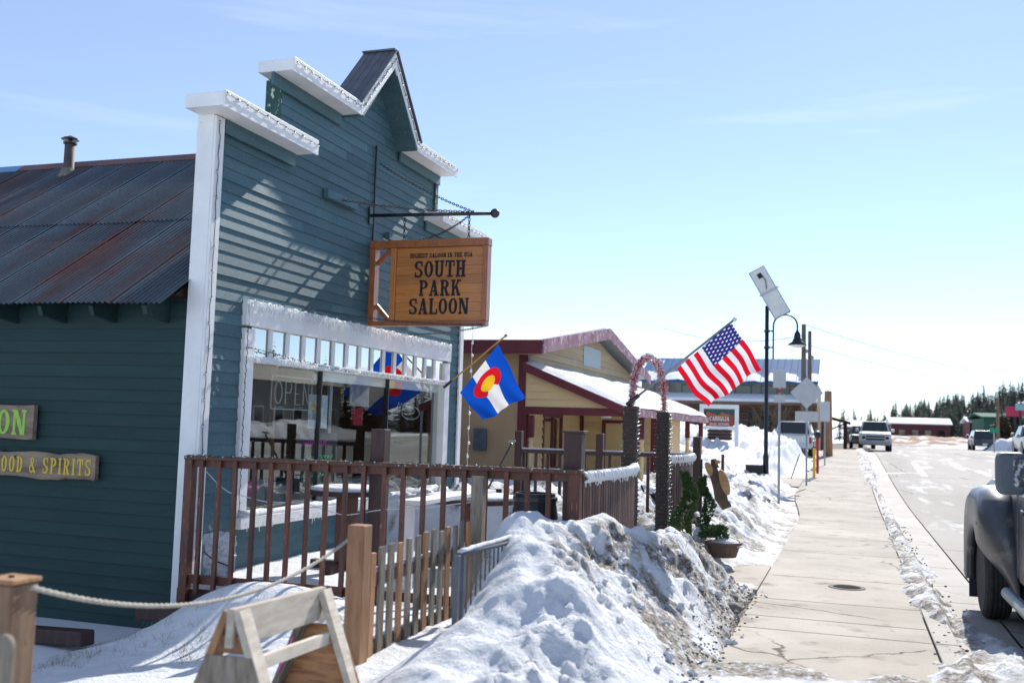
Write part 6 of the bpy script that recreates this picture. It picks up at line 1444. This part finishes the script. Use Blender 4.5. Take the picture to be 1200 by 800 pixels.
shrub(p1, column(-1.80, 11.74, .36, .84, .125, 3), 900, .042, 41); build('trunk', MB().lathe((-1.74, 11.72, .3), [(.025, 0), (.015, .55)], 6), MT['bark'], p1)
p2 = pot('potted_evergreen', 'slim dark evergreen behind the bushy potted one', -1.79, 13.4, .26, .20, .12)
shrub(p2, column(-1.79, 13.4, .44, .64, .08, 5), 420, .045, 42); build('trunk', MB().lathe((-1.79, 13.4, .38), [(.02, 0), (.01, .5)], 6), MT['bark'], p2)
p3 = pot('bowl_planter', 'low snow filled bowl planter with a small spreading shrub', -1.50, 12.95, .12, .19, .22)
def low(q):
    a = q.uniform(0, 2*PI); rad = .17 * math.sqrt(q.random()); return Vector((-1.62 + rad * math.cos(a), 12.95 + rad * math.sin(a), .34 + .14 * q.random())), Vector((math.cos(a), math.sin(a), .3))
shrub(p3, low, 230, .05, 43)
tag(build('planter_snow', MB().sphere((-1.48, 12.95, .27), .19, 14, 8, sc=(1, 1, .45)), MT['snow'], None, smooth=True), 'mound of snow filling the bowl planter', 'snow')
# carved log seat
lg_ = thing('carved_log', 'dark bark log sculpture with two pale cut faces leaning in the snow', 'log', (-1.75, 15.6, .3)); Y_ = 15.6
pts = [atY(856, 590, Y_), atY(850, 592, Y_), atY(845, 583, Y_), atY(843, 570, Y_), atY(838, 556, Y_), atY(833, 545, Y_)]
build('bark_limb', MB().tube(pts, [.05, .085, .10, .10, .085, .055], 10), MT['bark'], lg_, smooth=True)
def disc(u, v, a_, b_, tilt, nm='cut_face', dpt=.05):
    c = atY(u, v, Y_ - .10); P = []
    for k in range(16):
        t = 2*PI*k/16; x = a_*math.cos(t); z = b_*math.sin(t); P.append(c + Vector((x*math.cos(tilt) - z*math.sin(tilt), 0, x*math.sin(tilt) + z*math.cos(tilt))))
    build(nm, MB().prism(P, (.02, dpt, 0)), pmat('fresh_cut_wood', (.50, .32, .15), (.38, .22, .1), 5, .7, stretch=(1, 1, 4)), lg_, bevel=.01)
disc(848, 565, .06, .20, .3); disc(830, 549, .045, .11, .35); disc(840, 541, .035, .03, .2)
build('stub', MB().tube([atY(838, 548, Y_), atY(836, 538, Y_ + .02)], [.06, .045], 8), MT['bark'], lg_, smooth=True)
# stones, ice clods, dry grass
for (u, v, z, r, lb) in ((861, 702, .06, .07, 'upper of two round grey stones at the sidewalk edge'), (864, 713, .05, .075, 'lower of two round grey stones at the sidewalk edge')):
    c = atZ(u, v, z); mb = MB(); mb.sphere((c.x - .04, c.y, z), r, 12, 8, sc=(1.2, 1, .75)); mb.v = [(p[0] + .012 * math.sin(p[2] * 90 + p[0] * 50), p[1] + .01 * math.sin(p[0] * 70), p[2]) for p in mb.v]
    tag(build('stone', mb, MT['concrete_dk'], None, smooth=True), lb, 'stone')
def sh1(x, y): h, d = snow_h(np.array([[x]]), np.array([[y]])); return float(h[0, 0])
r_ = random.Random(77); mb = MB()
for _ in range(230):
    y = r_.uniform(6.5, 11.2); x = r_.uniform(-1.75, -.95) if r_.random() < .96 else r_.uniform(-.95, -.8); r0 = r_.choice([.008, .012, .018, .03]) * r_.uniform(.7, 1.3); c = Vector((x, y, max(sh1(x, y), 0) + r0 * .3)); b = len(mb.v); mb.sphere(c, r0, 6, 5, sc=(r_.uniform(.8, 1.4), r_.uniform(.8, 1.4), r_.uniform(.6, 1)))
    for i in range(b, len(mb.v)): p = mb.v[i]; mb.v[i] = (p[0] + r_.uniform(-.25, .25) * r0, p[1] + r_.uniform(-.25, .25) * r0, p[2] + r_.uniform(-.25, .25) * r0)
o = build('snow_clods', mb, MT['snow'], None, kind='stuff')
mb = MB()
for _ in range(300):
    y = r_.uniform(6.8, 11.2); x = r_.gauss(-1.05, .10); r0 = r_.uniform(.005, .013); x = max(-1.5, min(-.8, x)); mb.sphere((x, y, max(sh1(x, y), 0) + r0 * .3), r0, 5, 4, sc=(1.3, 1, .7))
for _ in range(330):
    y = r_.uniform(7.5, 22); x = r_.gauss(.86, .10); r0 = r_.uniform(.005, .016); mb.sphere((x, y, .004 if x < .86 else -.09), r0, 5, 4, sc=(1.3, 1, .7))
build('gravel', mb, MT['concrete_dk'], None, kind='stuff')
mb = MB()
def tuft(x, y, n, h):
    z = sh1(x, y)
    for _ in range(n):
        a = r_.uniform(0, 2*PI); l = h * r_.uniform(.4, 1.2); d = Vector((math.cos(a) * r_.uniform(.2, .9), math.sin(a) * .6, 1)).normalized(); p = Vector((x + r_.gauss(0, .04), y + r_.gauss(0, .04), z - .02)); q = p + d * l; mb.add([p, p + Vector((.004, 0, 0)), q], [(0, 1, 2)])
for _ in range(55): tuft(r_.uniform(-6.6, -4.6), r_.gauss(7.0, .25), 12, .10)
for _ in range(46): tuft(r_.uniform(-1.7, -1.05), r_.uniform(8.0, 10.6), 10, .07)
for _ in range(12): tuft(r_.gauss(-2.55, .08), r_.uniform(6.7, 7.3), 14, .1)
build('dry_grass', mb, MT['hay'], None, kind='stuff', fix=False)
for (x0, x1, y, z) in ((-6.5, -5.85, 8.2, -.22), (-7.6, -6.55, 7.7, -.42)):
    tag(build('rotten_timber', MB().bar((x0, y, z), (x1, y - .15, z + .07), .16, .14), MT['browndk'], None, bevel=.02), 'rotten dark timber lying %s against the side wall base' % ('near the corner post' if z > -.3 else 'further left in shaded snow'), 'timber')

# spruces on the rise across the street (what the saloon glass mirrors)
r_ = random.Random(61)
for i in range(48):
    x, y = r_.uniform(28.5, 37), -8 + i * 2.7 + r_.uniform(-1, 1); k = r_.randrange(5)
    tree(CR[k][0], CR[k][1], (x, y, -.2), (r_.uniform(1.3, 1.8), r_.uniform(.7, 1.0)), r_.uniform(0, 6), 'one of the tall spruces lining the lots across the street', 'spruces across the street')

# ================================================================== FLAGS
def flag(name, label, pole0, pole1, ht, hb, fb, ft, mat, pmat_, rip, finc, ph=0.0, sagk=.05):
    t = thing(name, label, 'flag', tuple(pole0))
    build('pole', MB().tube([pole0, pole1], .014, 8), pmat_, t, smooth=True)
    build('finial', MB().sphere(tuple(pole1), .026, 10, 8), finc, t, smooth=True)
    build('bracket', MB().tube([pole0 - (pole1 - pole0).normalized() * .02, pole0 + (pole1 - pole0).normalized() * .16], .024, 8), MT['steel'], t, smooth=True)
    nu, nv = 36, 30; vs = []; uvs = []
    up = (ht - hb).normalized(); fl = ((ft + fb) / 2 - (ht + hb) / 2).normalized(); nr = up.cross(fl).normalized()
    for j in range(nv + 1):
        v = j / nv
        for i in range(nu + 1):
            u = i / nu; p = (hb.lerp(ht, v)).lerp(fb.lerp(ft, v), u)
            w = u**.7
            p = p + nr * (rip * w * math.sin(9.5 * v + 3.2 * u + ph) + rip * .5 * w * math.sin(19 * v - 5 * u + ph)) + Vector((0, 0, -sagk * math.sin(PI * u) * (1 - v) * .6)) + up * (.018 * math.sin(8 * u + 3 * v + ph) * u)
            vs.append(p); uvs.append((u, v))
    fs = [(j*(nu+1)+i, j*(nu+1)+i+1, (j+1)*(nu+1)+i+1, (j+1)*(nu+1)+i) for j in range(nv) for i in range(nu)]
    mb = MB(); mb.add(vs, fs); c = build('cloth', mb, mat, t, smooth=True, fix=False)
    uvl = c.data.uv_layers.new(name='UVMap')
    for l in c.data.loops: uvl.data[l.index].uv = uvs[l.vertex_index]
    return t
YU = 11.25
flag('american_flag', 'american flag with red and white stripes hanging from a grey pole above the gate', atY(736, 473, YU), atY(861, 374, YU), atY(857, 378, YU), atY(793, 432, YU), atY(829, 477, YU - .25), atY(893, 431, YU - .22), flag_mat('us_flag_cloth', 'us'), MT['galv'], .03, MT['frost'], .5)
YC = 15.1
flag('colorado_flag', 'blue white and red C state flag on a wooden pole beside the saloon window', atX(521, 453, FX + .09), atY(593, 393, YC - .1), atY(584, 403, YC - .12), atY(539, 460, YC - .05), atY(568, 492, YC - .45), atY(614, 465, YC - .45), flag_mat('co_flag_cloth', 'co'), pmat('yellow_pole_wood', (.55, .33, .08)), .035, MT['galv'], 2.0)

# ================================================================== STRING LIGHTS
def light_string(label, path, step, bulb_r, name='string_lights', drop=.03, seed=1, cable='cable', bulbm='bulb', jit=.012, out=(0, 0, 0), blen=2.2):
    q = random.Random(seed); P = [Vector(p) for p in path]; seg = [(P[i+1] - P[i]).length for i in range(len(P) - 1)]; tot = sum(seg)
    def at(s):
        for i, l in enumerate(seg):
            if s <= l or i == len(seg) - 1: return P[i].lerp(P[i+1], min(s / l, 1))
            s -= l
    t = thing(name, label, 'string lights', tuple(P[0])); n = int(tot / step)
    cb_ = [at(tot * k / (n * 3)) + Vector((q.uniform(0, jit * .4), q.uniform(-jit, jit), q.uniform(-jit, jit))) + Vector(out) for k in range(n * 3 + 1)]
    build('cable', MB().tube(cb_, .0045, 4), MT[cable], t)
    mb = MB(); mc_ = MB()
    for k in range(n + 1):
        p = cb_[min(k * 3, len(cb_) - 1)]; a = Vector((q.uniform(-.4, .4), q.uniform(-.6, .6), -1)).normalized() * bulb_r * blen
        mb.tube([p, p + a * .4, p + a * .8, p + a], [bulb_r * .5, bulb_r, bulb_r * .85, bulb_r * .15], 6)
        mc_.tube([p - a * .35, p + a * .05], bulb_r * .6, 5)
    build('bulb', mb, MT[bulbm], t, smooth=True, kind='stuff'); build('socket', mc_, MT[cable], t, kind='stuff')
    return t
fxx = CXF + .034
light_string('white bulbs strung along the lower left cornice', [(fxx, 8.32, 4.93), (fxx, 10.15, 4.90)], .17, .016, seed=1)
light_string('white bulbs strung along the upper cornice and pointed gable', [(fxx, 9.58, 5.72), (fxx, 11.2, 5.70), (fxx, 12.12, 6.67), (fxx, 12.97, 5.70), (fxx, 14.48, 5.72)], .17, .016, seed=2)
light_string('white bulbs strung along the lower right cornice behind the sign', [(fxx, 14.0, 4.90), (fxx, 15.9, 4.88)], .17, .016, seed=3)
light_string('dark cable with small bulbs running down the near corner board', [(FX + .068, 8.61, 4.75), (FX + .068, 8.60, .3)], .26, .013, seed=4, cable='black', bulbm='neon')
light_string('large white bulbs hanging down the far corner of the saloon', [(FX + .16, 15.86, 3.35), (FX + .14, 15.86, .9)], .235, .024, seed=5, cable='frost', jit=.02)
light_string('dark cable of little lights along the window transom bar', [(FX + .082, 9.3, 2.45), (FX + .082, 11.2, 2.335), (FX + .082, 15.05, 2.335)], .07, .007, seed=6, cable='cable', bulbm='black')
light_string('white lights along the top of the window header', [(FX + .085, 9.28, 2.96), (FX + .085, 15.1, 2.96)], .05, .009, seed=7, cable='frost', jit=.02, blen=3)
light_string('small lights down the left window trim', [(FX + .07, 9.30, 2.9), (FX + .07, 9.30, .6)], .09, .007, seed=8, cable='cable', bulbm='black')
light_string('green light cable wound over the near deck railing', [(RX0 - .02, RYY - .045, 1.305), (-4.2, RYY - .045, 1.315), (RX1, RYY - .045, 1.33)], .06, .008, seed=9, cable='cable', bulbm='neon', jit=.016)
light_string('loose white cord looping along the balusters of the near railing', [(-6.1, 8.45, 1.2), (-5.8, 8.45, .96), (-5.3, 8.45, .88), (-4.9, 8.45, .90), (-4.5, 8.45, .80), (-4.1, 8.45, .88), (-3.6, 8.45, .93), (-3.2, 8.45, 1.0)], .4, .004, seed=10, cable='frost', bulbm='frost', jit=.004)
hd = thing('icicle_lights', 'white icicle light fringe hanging from the window header and sill', 'string lights', (FX + .09, 9.3, 2.9))
fringe('icicle_drop', 9.28, 15.1, 2.92, FX + .085, .09, 420, 1, hd); fringe('icicle_drop', 9.3, 15.1, 2.34, FX + .075, .05, 260, 2, hd); fringe('icicle_drop', 9.3, 15.1, .56, FX + .15, .09, 130, 3, hd)
# snow on sill
tag(build('sill_snow', MB().tube([(FX + .09, 9.3 + .2 * k, .635 + rnd.uniform(0, .01)) for k in range(30)], [.045 + rnd.uniform(-.01, .012) for _ in range(30)], 7), MT['snow'], None, smooth=True), 'line of snow lying on the shop window sill', 'snow')
tag(build('cornice_snow', MB().tube([(CXF - .06, 8.6 + .1 * k, 4.965 + rnd.uniform(0, .012)) for k in range(15)], [.025 + rnd.uniform(-.01, .012) for _ in range(15)], 6), MT['snow'], None, smooth=True), 'thin snow on the lower left cornice', 'snow')

# ================================================================== THINGS ON THE DECK
def round_table(label, cx, cy, zt, r, legs=.09):
    t = thing('deck_table', label, 'table', (cx, cy, 0))
    build('top', MB().lathe((cx, cy, zt - .05), [(0, 0), (r, 0), (r, .05), (0, .05)], 28), MT['browndk'], t)
    build('pedestal', MB().box(cx - legs, cx + legs, cy - legs, cy + legs, .0, zt - .052), MT['brown'], t, bevel=.008)
    build('foot', MB().bar((cx - .4, cy, .1), (cx + .4, cy, .1), .1, .12).bar((cx, cy - .4, .1), (cx, cy + .4, .1), .1, .118), MT['browndk'], t, kind='stuff')
    tag(build('table_snow', MB().lathe((cx, cy, zt + .001), [(r * .97, 0), (r * .95, .03), (r * .8, .045), (r * .4, .05), (0, .052)], 28), MT['snow'], None, smooth=True), 'round cap of snow on the ' + label.split(' with')[0], 'snow')
    return t
round_table('left dark round deck table with square pedestal', -5.22, 9.9, .93, .42)
round_table('right round deck table with low dark legs', -4.15, 10.9, .84, .55, .07)
bn = thing('white_bench', 'narrow white bench end standing behind the tall railing post', 'bench', (-4.15, 9.2, 0))
build('leg', MB().box(-4.17, -4.07, 9.05, 9.15, 0, .88), MT['white'], bn, bevel=.004); build('top', MB().box(-4.2, -3.95, 9.03, 11.2, .885, .93), MT['white'], bn, bevel=.004); build('leg', MB().box(-4.17, -4.07, 11.0, 11.1, 0, .88), MT['white'], bn, bevel=.004)
br2 = thing('barrel', 'black barrel standing behind the railing under the box post', 'barrel', (-3.0, 9.7, .1))
build('staves', MB().lathe((-3.0, 9.7, .1), [(.19, 0), (.235, .25), (.25, .45), (.235, .68), (.20, .92), (.18, .92), (.18, .88), (0, .88)], 22), MT['black'], br2, smooth=False)
for zz, rr_ in ((.22, .232), (.42, .252), (.62, .249), (.84, .222)): build('hoop', MB().lathe((-3.0, 9.7, .1 + zz), [(rr_ , 0), (rr_ + .005, .01), (rr_ + .005, .035), (rr_, .045)], 22), MT['steel'], br2)
bk = thing('bucket', 'black bucket with upright handle ears seen through the gate', 'bucket', (-2.95, 16.2, .22))
build('shell', MB().lathe((-2.95, 16.2, .22), [(.13, 0), (.20, .44), (.19, .44), (.125, .02), (0, .02)], 18), MT['black'], bk, smooth=True)
for s in (-1, 1): build('handle', MB().bar((-2.95 + s * .19, 16.2, .62), (-2.95 + s * .26, 16.2, .78), .03, .03), MT['black'], bk)
sv = thing('snow_shovel', 'snow shovel leaning behind the railing with grey handle grip', 'shovel', (-4.6, 13.0, .1))
s0, s1 = atY(600, 519, 13.0), atY(572, 572, 13.1)
build('shaft', MB().tube([s0, s1], .014, 8), MT['steel'], sv); build('grip', MB().bar(s0 - Vector((.06, 0, -.02)), s0 + Vector((.05, 0, .03)), .03, .03), MT['galv'], sv, bevel=.006)
build('blade', MB().prism([s1 + Vector((-.2, 0, 0)), s1 + Vector((.2, 0, 0)), s1 + Vector((.16, -.1, -.42)), s1 + Vector((-.24, -.1, -.42))], (0, .02, 0)), MT['black'], sv)
r_ = random.Random(9)
wbag = thing('wrapped_panel', 'crumpled white plastic wrapped panel leaning against the wall behind the railing', 'panel', (-5.9, 8.75, 0))
vs = []; fs = []; n = 12
for j in range(n + 1):
    for i in range(n + 1):
        u, v = i / n, j / n; vs.append((-6.10 + .34 * u + .02 * v + r_.uniform(-.006, .006) - .05 * (v < .2) * (u - .5), 8.60 + .05 * (1 - v) + r_.uniform(-.02, .02), .06 + .46 * v + .03 * math.sin(3 * u) + r_.uniform(-.008, .008)))
fs = [(j*(n+1)+i, j*(n+1)+i+1, (j+1)*(n+1)+i+1, (j+1)*(n+1)+i) for j in range(n) for i in range(n)]
mb = MB(); mb.add(vs, fs); w_ = build('plastic_sheet', mb, pmat('white_plastic', (.68, .69, .72), (.55, .57, .6), 8, .3), wbag, fix=False)
sd = w_.modifiers.new('solid', 'SOLIDIFY'); sd.thickness = .05; sd.offset = 1
build('cord', MB().tube([(-6.1, 8.57, .35), (-5.95, 8.555, .27), (-5.76, 8.57, .22)], .006, 5), MT['black'], wbag)
# thin cloud wisps live in the world sky; end of scene
